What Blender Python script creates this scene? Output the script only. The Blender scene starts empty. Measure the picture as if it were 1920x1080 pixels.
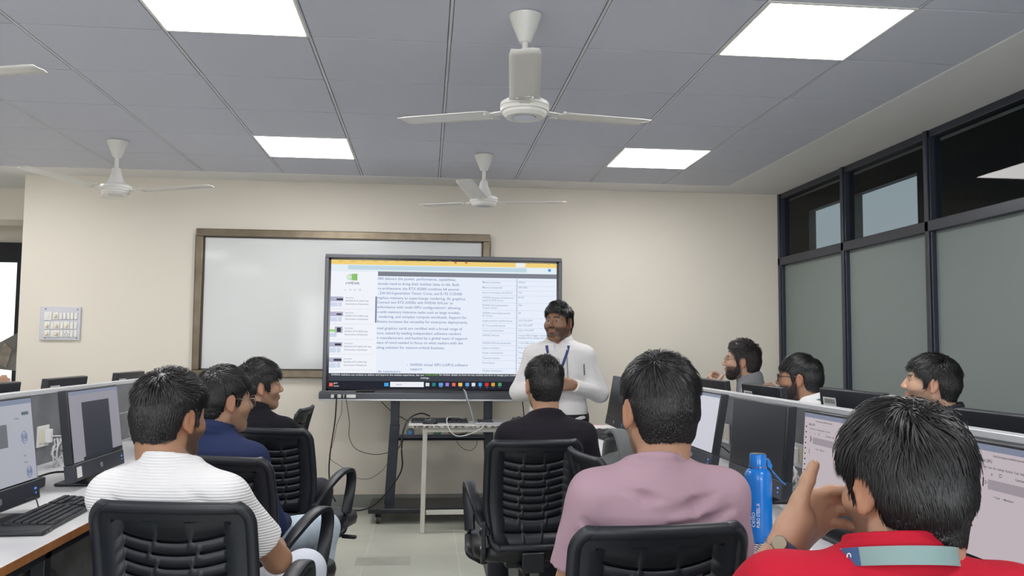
import bpy, bmesh, math, random
import numpy as np
from mathutils import Vector, Matrix

S = bpy.context.scene
COL = S.collection
PI = math.pi
random.seed(7)

# ------------------------------------------------------------------ camera, world, exposure
CAM_H = 1.275
F_PX, YAW, PITCH, ROLL = 1597.19, 0.0990937, 0.0696785, 0.0088322
_cy, _sy, _cp, _sp = math.cos(YAW), math.sin(YAW), math.cos(PITCH), math.sin(PITCH)
_f = np.array([_sy * _cp, _cy * _cp, _sp])
_r = np.array([_cy, -_sy, 0.0])
_u = np.cross(_r, _f)
_c, _s = math.cos(ROLL), math.sin(ROLL)
CR, CU = _c * _r + _s * _u, _c * _u - _s * _r
CAM = np.array([0, 0, CAM_H])
cd = bpy.data.cameras.new('camera')
cam = bpy.data.objects.new('camera', cd)
COL.objects.link(cam)
cd.sensor_width = 36.0
cd.lens = F_PX / 1920 * 36.0
cd.clip_start = 0.05
cam.matrix_world = Matrix(((CR[0], CU[0], -_f[0], 0), (CR[1], CU[1], -_f[1], 0), (CR[2], CU[2], -_f[2], CAM_H), (0, 0, 0, 1)))
S.camera = cam

world = bpy.data.worlds.new('daylight')
S.world = world
world.use_nodes = True
_bg = world.node_tree.nodes['Background']
_bg.inputs[0].default_value = (0.80, 0.92, 1.0, 1)
_bg.inputs[1].default_value = 0.5
S.view_settings.view_transform = 'Standard'
S.view_settings.look = 'None'
S.view_settings.gamma = 1.0
S.view_settings.use_curve_mapping = False
S.view_settings.exposure = 0.0
S.cycles.use_denoising = True
S.cycles.max_bounces = 8
S.cycles.diffuse_bounces = 5
S.cycles.glossy_bounces = 4
S.cycles.transmission_bounces = 6
S.cycles.caustics_reflective = False
S.cycles.caustics_refractive = False
PANEL_STRENGTH = 19.5
FILL_WINDOW_STRENGTH = 9.5


def ray(x, y):
    return _f + ((x - 960) * CR - (y - 540) * CU) / F_PX


def atY(x, y, v):            # the point of the plane Y = v seen at a photo pixel
    d = ray(x, y)
    return CAM + d * (v / d[1])


def atX(x, y, v):
    d = ray(x, y)
    return CAM + d * (v / d[0])


def atZ(x, y, v):
    d = ray(x, y)
    return CAM + d * ((v - CAM_H) / d[2])


# ------------------------------------------------------------------ materials
def lin(r, g, b):
    return tuple((c / 255 / 12.92) if c / 255 <= 0.04045 else ((c / 255 + 0.055) / 1.055) ** 2.4 for c in (r, g, b)) + (1,)


MATS = {}


def mat(name, col, rough=0.5, metal=0.0, spec=0.5, noise=None, bump=None, emit=None, coat=0.0, alpha=None, trans=0.0, attr=False, sheen=0.0):
    """noise=(scale, second colour, contrast), bump=(scale, strength)"""
    m = bpy.data.materials.new(name)
    m.use_nodes = True
    nt = m.node_tree
    b = nt.nodes['Principled BSDF']
    b.inputs['Base Color'].default_value = col
    b.inputs['Roughness'].default_value = rough
    b.inputs['Metallic'].default_value = metal
    b.inputs['Specular IOR Level'].default_value = spec
    b.inputs['Coat Weight'].default_value = coat
    b.inputs['Transmission Weight'].default_value = trans
    if sheen:
        b.inputs['Sheen Weight'].default_value = sheen
    tc = nt.nodes.new('ShaderNodeTexCoord')
    if noise:
        n = nt.nodes.new('ShaderNodeTexNoise')
        n.inputs['Scale'].default_value = noise[0]
        n.inputs['Detail'].default_value = 6
        r = nt.nodes.new('ShaderNodeValToRGB')
        r.color_ramp.elements[0].position = 0.5 - noise[2]
        r.color_ramp.elements[1].position = 0.5 + noise[2]
        r.color_ramp.elements[0].color = col
        r.color_ramp.elements[1].color = noise[1]
        nt.links.new(tc.outputs['Object'], n.inputs['Vector'])
        nt.links.new(n.outputs['Fac'], r.inputs['Fac'])
        nt.links.new(r.outputs['Color'], b.inputs['Base Color'])
    if attr:
        a = nt.nodes.new('ShaderNodeAttribute')
        a.attribute_name = 'Col'
        nt.links.new(a.outputs['Color'], b.inputs['Base Color'])
    if bump:
        n2 = nt.nodes.new('ShaderNodeTexNoise')
        n2.inputs['Scale'].default_value = bump[0]
        n2.inputs['Detail'].default_value = 3
        bp = nt.nodes.new('ShaderNodeBump')
        bp.inputs['Strength'].default_value = bump[1]
        bp.inputs['Distance'].default_value = 0.002
        nt.links.new(tc.outputs['Object'], n2.inputs['Vector'])
        nt.links.new(n2.outputs['Fac'], bp.inputs['Height'])
        nt.links.new(bp.outputs['Normal'], b.inputs['Normal'])
    if emit:
        b.inputs['Emission Color'].default_value = emit[0]
        b.inputs['Emission Strength'].default_value = emit[1]
    MATS[name] = m
    return m


def emis(name, col, strength=1.0):
    return mat(name, (0, 0, 0, 1), 0.6, spec=0.1, emit=(col, strength))


M_wall = mat('cream_paint', lin(226, 219, 207), 0.75, spec=0.25, bump=(60, 0.08))
M_white_paint = mat('white_ceiling_paint', lin(232, 231, 231), 0.8, spec=0.2)
M_tile = mat('grey_ceiling_tile', lin(206, 208, 220), 0.8, spec=0.2, bump=(400, 0.15))
M_tbar = mat('ceiling_grid_bar', lin(210, 210, 216), 0.45)
M_dark = mat('dark_gap', lin(40, 42, 48), 0.9)
M_frame = mat('dark_window_frame', lin(46, 50, 62), 0.35, spec=0.5)
M_blackplastic = mat('black_plastic', lin(30, 32, 37), 0.38, spec=0.5, bump=(500, 0.12))
M_chairback = mat('chair_black_plastic', lin(29, 32, 39), 0.42, spec=0.5, bump=(300, 0.1))
M_meshfab = mat('black_mesh_fabric', lin(22, 24, 28), 0.8, spec=0.3, bump=(900, 0.6))
M_leather = mat('black_leatherette', lin(27, 28, 31), 0.42, spec=0.5, bump=(120, 0.25))
M_chrome = mat('chrome', lin(190, 190, 195), 0.2, 1.0)
M_steel = mat('brushed_steel', lin(150, 145, 138), 0.35, 0.9)
M_grey = mat('grey_plastic', lin(92, 94, 100), 0.4)
M_tvgrey = mat('dark_grey_bezel', lin(84, 85, 90), 0.35, 0.4)
M_white = mat('white_plastic', lin(232, 231, 228), 0.4)
M_fan = mat('white_enamel', lin(226, 224, 219), 0.3, spec=0.5)
M_ivory = mat('ivory_plastic', lin(232, 224, 200), 0.4)
M_marble = mat('white_marble_laminate', lin(222, 221, 222), 0.35, noise=(5, lin(196, 196, 200), 0.22))
M_greystone = mat('grey_stone_laminate', lin(92, 94, 99), 0.45, noise=(7, lin(128, 130, 134), 0.3))
M_wood = mat('orange_edge_band', lin(176, 118, 66), 0.5, noise=(30, lin(150, 92, 48), 0.3))
M_pframe = mat('partition_cap', lin(214, 215, 219), 0.35, 0.2)
M_stand = mat('grey_steel_stand', lin(52, 56, 66), 0.4, 0.3)
M_key = mat('black_keys', lin(38, 40, 46), 0.45)
M_cable_w = mat('white_cable', lin(205, 205, 205), 0.5)
M_cable_b = mat('black_cable', lin(24, 24, 27), 0.5)
M_silver = mat('silver_laptop', lin(190, 192, 196), 0.32, 0.7)


# ------------------------------------------------------------------ mesh builder
def rot3(rx=0, ry=0, rz=0):
    return np.array(Matrix.Rotation(rz, 3, 'Z') @ Matrix.Rotation(ry, 3, 'Y') @ Matrix.Rotation(rx, 3, 'X'))


class MB:
    def __init__(s):
        s.v, s.f, s.n = [], [], 0

    def add(s, V, Fs):
        V = np.asarray(V, float).reshape(-1, 3)
        s.v.append(V)
        s.f += [tuple(int(i) + s.n for i in q) for q in Fs]
        s.n += len(V)
        return s

    def box(s, c, size, R=None):
        d = np.array(size, float) / 2
        V = np.array([(x, y, z) for x in (-1, 1) for y in (-1, 1) for z in (-1, 1)], float) * d
        if R is not None:
            V = V @ np.asarray(R).T
        return s.add(V + np.array(c, float), [(0, 1, 3, 2), (4, 6, 7, 5), (0, 4, 5, 1), (2, 3, 7, 6), (0, 2, 6, 4), (1, 5, 7, 3)])

    def bx(s, x0, x1, y0, y1, z0, z1):
        return s.box(((x0 + x1) / 2, (y0 + y1) / 2, (z0 + z1) / 2), (abs(x1 - x0), abs(y1 - y0), abs(z1 - z0)))

    def sweep(s, path, prof, up=(0, 0, 1), cap=True, closed=False, scale=None):
        """sweep a closed 2D profile [(a,b)] along a path; a lies along side, b along up"""
        P = np.asarray(path, float)
        n = len(P)
        T = np.empty_like(P)
        for i in range(n):
            a = P[(i - 1) % n] if (closed or i > 0) else P[i]
            b = P[(i + 1) % n] if (closed or i < n - 1) else P[i]
            T[i] = (b - a) / (np.linalg.norm(b - a) + 1e-12)
        up = np.asarray(up, float)
        V, m = [], len(prof)
        side = None
        for i in range(n):
            u = up - T[i] * (up @ T[i])
            if np.linalg.norm(u) < 0.05:
                u = (np.cross(side, T[i]) if side is not None else np.cross(T[i], (1, 0.3, 0)))
            u = u / np.linalg.norm(u)
            side = np.cross(T[i], u)
            k = 1 if scale is None else scale[i]
            for a, b in prof:
                V.append(P[i] + side * a * k + u * b * k)
        Fs = []
        for i in range(n if closed else n - 1):
            j = (i + 1) % n
            for k in range(m):
                l = (k + 1) % m
                Fs.append((i * m + k, i * m + l, j * m + l, j * m + k))
        if cap and not closed:
            Fs.append(tuple(range(m - 1, -1, -1)))
            Fs.append(tuple((n - 1) * m + k for k in range(m)))
        return s.add(V, Fs)

    def tube(s, path, r, n=8, closed=False, scale=None):
        return s.sweep(path, [(r * math.cos(2 * PI * k / n), r * math.sin(2 * PI * k / n)) for k in range(n)], closed=closed, scale=scale, up=(0.013, 0.021, 1))

    def cyl(s, a, b, r0, r1=None, n=20):
        r1 = r0 if r1 is None else r1
        return s.sweep([a, b], [(math.cos(2 * PI * k / n), math.sin(2 * PI * k / n)) for k in range(n)], up=(0.013, 0.021, 1), scale=[r0, r1])

    def lathe(s, prof, c=(0, 0, 0), n=32, R=None):
        """prof: (radius, z) from bottom to top"""
        V, m = [], len(prof)
        for k in range(n):
            a = 2 * PI * k / n
            for r, z in prof:
                V.append((r * math.cos(a), r * math.sin(a), z))
        V = np.array(V, float)
        if R is not None:
            V = V @ np.asarray(R).T
        Fs = []
        for k in range(n):
            l = (k + 1) % n
            for i in range(m - 1):
                Fs.append((k * m + i, l * m + i, l * m + i + 1, k * m + i + 1))
        if prof[0][0] > 1e-6:
            Fs.append(tuple(k * m for k in range(n - 1, -1, -1)))
        if prof[-1][0] > 1e-6:
            Fs.append(tuple(k * m + m - 1 for k in range(n)))
        return s.add(V + np.array(c, float), Fs)

    def quad(s, a, b, c, d):
        return s.add([a, b, c, d], [(0, 1, 2, 3)])

    def prism(s, poly, h0, h1, fn):
        """extrude a 2D polygon between h0 and h1; fn(a,b,h)->xyz"""
        n = len(poly)
        V = [fn(a, b, h0) for a, b in poly] + [fn(a, b, h1) for a, b in poly]
        Fs = [tuple(range(n - 1, -1, -1)), tuple(range(n, 2 * n))] + [(i, (i + 1) % n, n + (i + 1) % n, n + i) for i in range(n)]
        return s.add(V, Fs)

    def ball(s, c, r, n=12, m=8, R=None):
        r = np.ones(3) * np.array(r, float)
        V, Fs = [], []
        for i in range(m + 1):
            t = PI * i / m
            for k in range(n):
                a = 2 * PI * k / n
                V.append((math.sin(t) * math.cos(a), math.sin(t) * math.sin(a), -math.cos(t)))
        V = np.array(V) * r
        if R is not None:
            V = V @ np.asarray(R).T
        for i in range(m):
            for k in range(n):
                l = (k + 1) % n
                Fs.append((i * n + k, i * n + l, (i + 1) * n + l, (i + 1) * n + k))
        return s.add(V + np.array(c, float), Fs)

    def build(s, name, m, parent=None, smooth=False, bevel=0, seg=2, world=False, sub=0, solid=0, keep_sharp=40):
        V = np.concatenate(s.v) if s.v else np.zeros((0, 3))
        if world and parent is not None:
            o = parent
            off = np.zeros(3)
            while o is not None:
                off += np.array(o.location)
                o = o.parent
            V = V - off
        me = bpy.data.meshes.new(name)
        me.from_pydata(V.tolist(), [], s.f)
        me.validate()
        bm = bmesh.new()
        bm.from_mesh(me)
        bmesh.ops.remove_doubles(bm, verts=bm.verts, dist=1e-6)
        bmesh.ops.recalc_face_normals(bm, faces=bm.faces)
        bm.to_mesh(me)
        bm.free()
        o = bpy.data.objects.new(name, me)
        COL.objects.link(o)
        for mm in (m if isinstance(m, (list, tuple)) else [m]):
            me.materials.append(mm)
        if parent is not None:
            o.parent = parent
        if solid:
            q = o.modifiers.new('s', 'SOLIDIFY')
            q.thickness = solid
            q.offset = 0
        if bevel:
            q = o.modifiers.new('b', 'BEVEL')
            q.width = bevel
            q.segments = seg
            q.limit_method = 'ANGLE'
            q.angle_limit = math.radians(35)
        if sub:
            q = o.modifiers.new('u', 'SUBSURF')
            q.levels = q.render_levels = sub
        if smooth or bevel:
            me.shade_smooth()
            if keep_sharp:
                me.set_sharp_from_angle(angle=math.radians(keep_sharp))
        return o


def tag(o, label, cat, group=None, kind=None):
    o['label'] = label
    o['category'] = cat
    if group:
        o['group'] = group
    if kind:
        o['kind'] = kind
    return o


def thing(name, label, cat, loc=(0, 0, 0), rz=0, group=None):
    o = bpy.data.objects.new(name, None)
    COL.objects.link(o)
    o.empty_display_size = 0.1
    o.location = [float(q) for q in loc]
    o.rotation_euler = (0, 0, rz)
    return tag(o, label, cat, group)


def struct(o):
    o['kind'] = 'structure'
    return o


def dup(o, parent=None, loc=None, rz=None, label=None, group=None):
    c = o.copy()
    COL.objects.link(c)
    if parent is not None:
        c.parent = parent
    for ch in list(o.children):
        dup(ch, c)
    if loc is not None:
        c.location = loc
    if rz is not None:
        c.rotation_euler = (0, 0, rz)
    if label:
        c['label'] = label
    if group:
        c['group'] = group
    return c


def smooth_path(pts, n=8, closed=False):
    """Catmull-Rom through the points"""
    P = [np.array(p, float) for p in pts]
    m = len(P)
    out = []
    for i in range(m if closed else m - 1):
        p0 = P[i - 1] if (closed or i > 0) else 2 * P[0] - P[1]
        p1, p2 = P[i], P[(i + 1) % m]
        p3 = P[(i + 2) % m] if (closed or i + 2 < m) else 2 * P[-1] - P[-2]
        for k in range(n):
            t = k / n
            out.append(0.5 * ((2 * p1) + (-p0 + p2) * t + (2 * p0 - 5 * p1 + 4 * p2 - p3) * t * t + (-p0 + 3 * p1 - 3 * p2 + p3) * t ** 3))
    if not closed:
        out.append(P[-1])
    return out


def cable(pts, r, m, label, n=8, smooth=8):
    o = MB().tube(smooth_path(pts, smooth), r, n).build('cable', m, None, smooth=True, keep_sharp=0)
    return tag(o, label, 'cable')


_txt = {}


def text_geo(body, bold=False):
    key = body
    if key in _txt:
        return _txt[key]
    cu = bpy.data.curves.new('t', 'FONT')
    cu.body = body
    cu.size = 1.0
    cu.resolution_u = 2
    cu.offset = 0.0 if body == 'cello' else 0.010
    ob = bpy.data.objects.new('t', cu)
    COL.objects.link(ob)
    dg = bpy.context.evaluated_depsgraph_get()
    me = ob.evaluated_get(dg).to_mesh()
    V = np.array([v.co[:] for v in me.vertices], float).reshape(-1, 3)
    Fs = [tuple(p.vertices) for p in me.polygons]
    ob.evaluated_get(dg).to_mesh_clear()
    bpy.data.objects.remove(ob)
    bpy.data.curves.remove(cu)
    _txt[key] = (V, Fs)
    return _txt[key]


def put_text(mb, body, org, ex, ey, size, width=None, off=0.0, bold=False):
    """letters with their baseline start at org, along ex, upright along ey"""
    V, Fs = text_geo(body, bold)
    if len(V) == 0:
        return
    ex, ey = np.array(ex, float), np.array(ey, float)
    nn = np.cross(ex, ey)
    kx = size if width is None else width / max(1e-6, V[:, 0].max())
    mb.add(np.array(org) + V[:, :1] * kx * ex + V[:, 1:2] * size * ey + nn * off, Fs)
# ------------------------------------------------------------------ the room shell
YW = 6.95                    # front wall
XL, XG, XC = -3.15, 2.97, 2.43   # left end of the front wall, glazed partition, edge of the ceiling grid
ZC = 2.60
GX0, GY0 = 0.0785, 3.648     # a crossing of the ceiling grid
XLEFT, YBACK = -6.2, -4.2


def floor_mat():
    m = bpy.data.materials.new('grey_green_stone_floor')
    m.use_nodes = True
    nt = m.node_tree
    b = nt.nodes['Principled BSDF']
    tc = nt.nodes.new('ShaderNodeTexCoord')
    br = nt.nodes.new('ShaderNodeTexBrick')
    br.offset = 0.0
    br.inputs['Scale'].default_value = 1.0
    br.inputs['Brick Width'].default_value = 0.56
    br.inputs['Row Height'].default_value = 0.56
    br.inputs['Mortar Size'].default_value = 0.006
    br.inputs['Mortar Smooth'].default_value = 0.4
    br.inputs['Color1'].default_value = lin(200, 201, 189)
    br.inputs['Color2'].default_value = lin(208, 209, 197)
    br.inputs['Mortar'].default_value = lin(217, 216, 205)
    mp = nt.nodes.new('ShaderNodeMapping')
    mp.inputs['Location'].default_value = (0.35, 0.2, 0)
    n = nt.nodes.new('ShaderNodeTexNoise')
    n.inputs['Scale'].default_value = 2.2
    n.inputs['Detail'].default_value = 7
    mx = nt.nodes.new('ShaderNodeMix')
    mx.data_type = 'RGBA'
    mx.blend_type = 'MULTIPLY'
    mx.inputs[0].default_value = 0.55
    rp = nt.nodes.new('ShaderNodeValToRGB')
    rp.color_ramp.elements[0].position, rp.color_ramp.elements[1].position = 0.3, 0.7
    rp.color_ramp.elements[0].color = (0.72, 0.73, 0.72, 1)
    rp.color_ramp.elements[1].color = (1, 1, 0.98, 1)
    L = nt.links.new
    L(tc.outputs['Object'], mp.inputs['Vector'])
    L(mp.outputs['Vector'], br.inputs['Vector'])
    L(tc.outputs['Object'], n.inputs['Vector'])
    L(n.outputs['Fac'], rp.inputs['Fac'])
    L(br.outputs['Color'], mx.inputs[6])
    L(rp.outputs['Color'], mx.inputs[7])
    L(mx.outputs[2], b.inputs['Base Color'])
    b.inputs['Roughness'].default_value = 0.28
    b.inputs['Specular IOR Level'].default_value = 0.4
    return m


struct(MB().bx(XLEFT, 6.4, YBACK, 10.6, -0.08, 0).build('floor', floor_mat()))
# ceiling: lay-in tiles with a recessed bar between them, a plain painted border at the front and right
cb = MB()
LIGHT_CELLS = [(-2, -1), (2, -1), (-2, 3), (2, 3), (-2, -5), (2, -5), (-2, -9), (2, -9), (-6, -1), (-6, 3), (-6, -5), (-6, -9)]  # cells out of view hold panels added to brighten the room
bars = MB()
for i in range(-11, 4):
    for j in range(-14, 5):
        if (i, j) in LIGHT_CELLS:
            continue
        x0, x1 = GX0 + 0.6 * i, min(GX0 + 0.6 * (i + 1), XC)
        y0, y1 = GY0 + 0.6 * j, GY0 + 0.6 * (j + 1)
        if x1 < XLEFT or y1 < YBACK:
            continue
        g = 0.0095
        cb.bx(x0 + g, x1 - g, y0 + 0.004, y1 - 0.004, ZC, ZC + 0.02)
ceil = struct(cb.build('ceiling', M_tile, bevel=0.002, seg=1))
for i in range(-11, 5):
    x = min(GX0 + 0.6 * i, XC - 0.006)
    bars.bx(x - 0.0055, x + 0.0055, YBACK, GY0 + 3.0, ZC + 0.001, ZC + 0.021)
    bars.bx(x - 0.014, x + 0.014, YBACK, GY0 + 3.0, ZC + 0.0165, ZC + 0.024)
for j in range(-14, 6):
    y = GY0 + 0.6 * j
    bars.bx(XLEFT, XC, y - 0.0016, y + 0.0016, ZC + 0.003, ZC + 0.022)
struct(bars.build('trim_1', M_tbar))
struct(MB().bx(XLEFT, XC, YBACK, GY0 + 3.0, ZC + 0.026, ZC + 0.05).build('trim_2', M_dark))
bd = MB()
bd.bx(XC, 3.2, YBACK, 10.6, ZC - 0.004, ZC + 0.06)
bd.bx(XLEFT, XC, GY0 + 3.0, 10.6, ZC - 0.004, ZC + 0.06)
struct(bd.build('trim_3', M_white_paint))
# front wall and what lies past its left end
w = MB()
w.bx(XL, XG + 0.09, YW, YW + 0.14, 0, ZC)
struct(w.build('wall_back', M_wall))
struct(MB().bx(XL, XG, YW - 0.012, YW, 0, 0.10).build('baseboard_back', mat('grey_skirting', lin(120, 123, 120), 0.4, noise=(4, lin(150, 152, 148), 0.25))))
struct(MB().bx(XLEFT - 0.1, XLEFT, YBACK, 10.6, 0, ZC).build('wall_left', M_wall))
struct(MB().bx(XLEFT, 6.4, YBACK - 0.1, YBACK, 0, ZC + .05).build('wall_rear', M_wall))
# passage beyond the front wall
YP = 8.7
hz1, hz0 = atY(10, 455, YP)[2], atY(10, 492, YP)[2]
xd1 = atY(37, 600, YP)[0]
w = MB()
w.bx(XLEFT, 3.0, YP, YP + 0.12, hz1, ZC)
w.bx(xd1 + 0.02, 3.0, YP, YP + 0.12, 0, hz1)
struct(w.build('wall_passage', M_wall))
zb = atY(0, 411, 7.6)[2]
struct(MB().bx(XLEFT, XL + 0.3, 7.6, 8.0, zb, ZC).build('trim_4', M_wall))
d = struct(MB().bx(XLEFT, xd1 + 0.02, YP - 0.03, YP + 0.06, hz0, hz1).bx(xd1 - 0.035, xd1 + 0.02, YP - 0.03, YP + 0.06, 0, hz0)
           .bx(XLEFT, XLEFT + 0.05, YP - 0.03, YP + 0.06, 0, hz0).build('door_1', mat('black_door_frame', lin(24, 27, 36), 0.4)))
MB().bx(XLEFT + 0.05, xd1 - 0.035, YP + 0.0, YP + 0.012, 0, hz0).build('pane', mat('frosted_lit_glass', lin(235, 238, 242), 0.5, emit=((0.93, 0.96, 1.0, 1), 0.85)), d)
# right hand glazed partition: dark metal frame, frosted panes below and clear ones above
ZT, ZB = 2.58, 2.02
MULL = [6.925, 5.82, 4.78, 3.55, 2.3, 1.05, -0.2, -1.45, -2.7, -3.95]
fr = MB()
for y in MULL:
    fr.bx(XG, XG + 0.075, y - 0.032, y + 0.032, 0, ZC - 0.004)
    fr.bx(XG - 0.012, XG, y - 0.02, y + 0.02, 0, ZC - 0.004)
fr.bx(XG, XG + 0.075, YBACK, YW, ZT - 0.03, ZC - 0.004)
fr.bx(XG - 0.012, XG + 0.075, YBACK, YW, ZB - 0.035, ZB + 0.03)
fr.bx(XG, XG + 0.075, YBACK, YW, 0, 0.09)
struct(fr.build('wall_right', M_frame, bevel=0.004))
def frosted():
    m = bpy.data.materials.new('grey_frosted_glass')
    m.use_nodes = True
    nt = m.node_tree
    b = nt.nodes['Principled BSDF']
    b.inputs['Base Color'].default_value = lin(158, 168, 166)
    b.inputs['Roughness'].default_value = 0.32
    b.inputs['Specular IOR Level'].default_value = 0.3
    tr = nt.nodes.new('ShaderNodeBsdfTranslucent')
    tr.inputs[0].default_value = lin(190, 200, 196)
    mx = nt.nodes.new('ShaderNodeMixShader')
    mx.inputs[0].default_value = 0.35
    out = nt.nodes['Material Output']
    nt.links.new(b.outputs[0], mx.inputs[1])
    nt.links.new(tr.outputs[0], mx.inputs[2])
    nt.links.new(mx.outputs[0], out.inputs['Surface'])
    return m


def clear_glass():
    m = bpy.data.materials.new('tinted_clear_glass')
    m.use_nodes = True
    nt = m.node_tree
    g = nt.nodes.new('ShaderNodeBsdfGlossy')
    g.inputs['Roughness'].default_value = 0.02
    t = nt.nodes.new('ShaderNodeBsdfTransparent')
    t.inputs[0].default_value = (0.60, 0.66, 0.66, 1)
    lw = nt.nodes.new('ShaderNodeLayerWeight')
    pw = nt.nodes.new('ShaderNodeMath')
    pw.operation = 'POWER'
    pw.inputs[1].default_value = 4.0
    fz = nt.nodes.new('ShaderNodeMath')
    fz.operation = 'MULTIPLY_ADD'
    fz.inputs[1].default_value = 0.45
    fz.inputs[2].default_value = 0.02
    nt.links.new(lw.outputs['Facing'], pw.inputs[0])
    nt.links.new(pw.outputs[0], fz.inputs[0])
    mx = nt.nodes.new('ShaderNodeMixShader')
    out = nt.nodes['Material Output']
    nt.links.new(fz.outputs[0], mx.inputs[0])
    nt.links.new(t.outputs[0], mx.inputs[1])
    nt.links.new(g.outputs[0], mx.inputs[2])
    nt.links.new(mx.outputs[0], out.inputs['Surface'])
    return m


M_frost, M_clear = frosted(), clear_glass()
for k in range(len(MULL) - 1):
    y1, y0 = MULL[k] - 0.032, MULL[k + 1] + 0.032
    p = struct(MB().quad((XG + 0.033, y0, ZB + 0.03), (XG + 0.033, y1, ZB + 0.03), (XG + 0.033, y1, ZT - 0.03), (XG + 0.033, y0, ZT - 0.03)).build('window_%d' % (k + 1), M_clear))
    MB().bx(XG + 0.03, XG + 0.036, y0, y1, 0.09, ZB - 0.035).build('frosted_pane', M_frost, p)
# corridor beyond the partition, with its own windows to the daylight
M_corr = mat('grey_corridor_paint', lin(96, 96, 98), 0.8)
XO = 6.2
struct(MB().bx(XG + 0.075, 6.4, YBACK, 10.6, 4.6, 4.7).build('trim_5', M_corr))
cw = MB()
# window opening spans as seen through the clear panes
def far(px, py):
    q = atX(px, py, XO)
    return q[1], q[2]
wa, wb, wc = far(1516, 366)[0], far(1596, 366)[0], far(1720, 366)[0]
zt = far(1600, 366)[1]
for (a, b) in ((YBACK, wc), (wa, 10.6 + 6)):
    cw.bx(XO, XO + 0.12, a, b, 0, 4.65)
cw.bx(XO, XO + 0.12, wc, wa, zt, 4.65)
cw.bx(XO, XO + 0.12, wc, wa, 0, 2.0)
cw.bx(XO - 0.02, XO + 0.12, wb - 0.1, wb + 0.12, 2.0, zt)
struct(cw.build('wall_corridor', M_corr))
struct(MB().bx(XG + 0.075, XG + 0.2, YBACK, YW + 0.14, ZC + 0.06, 4.65).build('trim_6', M_corr))
struct(MB().bx(3.06, XO + 0.1, 16.4, 16.6, 0, 4.65).bx(XG, 3.06, YW + 0.14, 16.6, 0, 4.65).build('wall_corridor_end', M_corr))
struct(MB().bx(XG, 6.4, 10.6, 16.6, -0.08, 0).build('floor_corridor', M_corr))
struct(MB().bx(XG, 6.4, 10.6, 16.6, 4.6, 4.7).build('ceiling_corridor', M_corr))

# unseen windows with glowing panes, added to brighten the room
M_fill = emis('fill_pane', (0.93, 0.97, 1.0, 1), FILL_WINDOW_STRENGTH)
M_fill2 = emis('weak_fill_pane', (0.93, 0.97, 1.0, 1), FILL_WINDOW_STRENGTH * 0.15)
M_wfr = mat('added_window_frame', lin(220, 220, 220), 0.4)
for k, (xa_, xb_) in enumerate(((-5.6, -3.4), (-2.6, -0.4), (0.4, 2.6))):
    f_ = struct(MB().bx(xa_ - 0.06, xb_ + 0.06, YBACK, YBACK + 0.03, 0.84, 0.9).bx(xa_ - 0.06, xb_ + 0.06, YBACK, YBACK + 0.03, 2.3, 2.36).bx(xa_ - 0.06, xa_, YBACK, YBACK + 0.03, 0.9, 2.3)
                .bx(xb_, xb_ + 0.06, YBACK, YBACK + 0.03, 0.9, 2.3).bx((xa_ + xb_) / 2 - 0.03, (xa_ + xb_) / 2 + 0.03, YBACK, YBACK + 0.03, 0.9, 2.3).build('window_%d' % (20 + k), M_wfr))
    MB().bx(xa_, xb_, YBACK + 0.004, YBACK + 0.01, 0.9, 2.3).build('pane', M_fill if k else M_fill2, f_)
for k, (ya_, yb_) in enumerate(((-3.6, -1.2), (-0.4, 2.0))):  # left wall windows, also added, with weaker fill panes
    f_ = struct(MB().bx(XLEFT, XLEFT + 0.03, ya_ - 0.06, yb_ + 0.06, 0.84, 0.9).bx(XLEFT, XLEFT + 0.03, ya_ - 0.06, yb_ + 0.06, 2.3, 2.36).bx(XLEFT, XLEFT + 0.03, ya_ - 0.06, ya_, 0.9, 2.3)
                .bx(XLEFT, XLEFT + 0.03, yb_, yb_ + 0.06, 0.9, 2.3).build('window_%d' % (30 + k), M_wfr))
    MB().bx(XLEFT + 0.004, XLEFT + 0.01, ya_, yb_, 0.9, 2.3).build('pane', M_fill2, f_)

# ------------------------------------------------------------------ ceiling lights
M_panel = emis('led_diffuser', (1.0, 0.985, 0.965, 1), PANEL_STRENGTH)
LLAB = {(-2, -1): 'square led ceiling panel at the top left of the view, cut by the frame edge',
        (2, -1): 'large bright led ceiling panel nearest on the right side',
        (-2, 3): 'led ceiling panel above the whiteboard, between the two left fans and screen',
        (2, 3): 'led ceiling panel nearest the glass partition corner at the far right'}
for c in LIGHT_CELLS:
    x0, y0 = GX0 + 0.6 * c[0], GY0 + 0.6 * c[1]
    t = thing('ceiling_light', LLAB.get(c, 'unseen square led panel added for brightness, column %d row %d of the ceiling' % (c[0] + 7, c[1] + 10)), 'ceiling light', (x0 + 0.3, y0 + 0.3, ZC), 0, 'square led ceiling panels')
    fm = MB()
    for a, b in (((0, 0), (0.6, 0.012)), ((0, 0.588), (0.6, 0.6)), ((0, 0.012), (0.012, 0.588)), ((0.588, 0.012), (0.6, 0.588))):
        fm.bx(a[0] - 0.3 , b[0] - 0.3, a[1] - 0.3, b[1] - 0.3, -0.004, 0.02)
    fm.build('frame', M_white, t)
    MB().bx(-0.288, 0.288, -0.288, 0.288, 0.0, 0.012).build('diffuser', M_panel, t)

# ------------------------------------------------------------------ ceiling fans
def blade_mb(L0, L1, w0, w1, pitch):
    n, V, Fs = 10, [], []
    prof = [(-0.5, 0.004), (-0.25, 0.0), (0.25, 0.0), (0.5, -0.006)]
    for i in range(n + 1):
        t = i / n
        x = L0 + (L1 - L0) * t
        w = w0 + (w1 - w0) * t
        if t > 0.93:
            w *= 0.88
        for a, b in prof:
            V.append((x, a * w, b + a * w * math.sin(pitch) + 0.075 * (x - L0)))
    for i in range(n):
        for k in range(3):
            Fs.append((i * 4 + k, i * 4 + k + 1, i * 4 + k + 5, i * 4 + k + 4))
    return V, Fs


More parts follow.
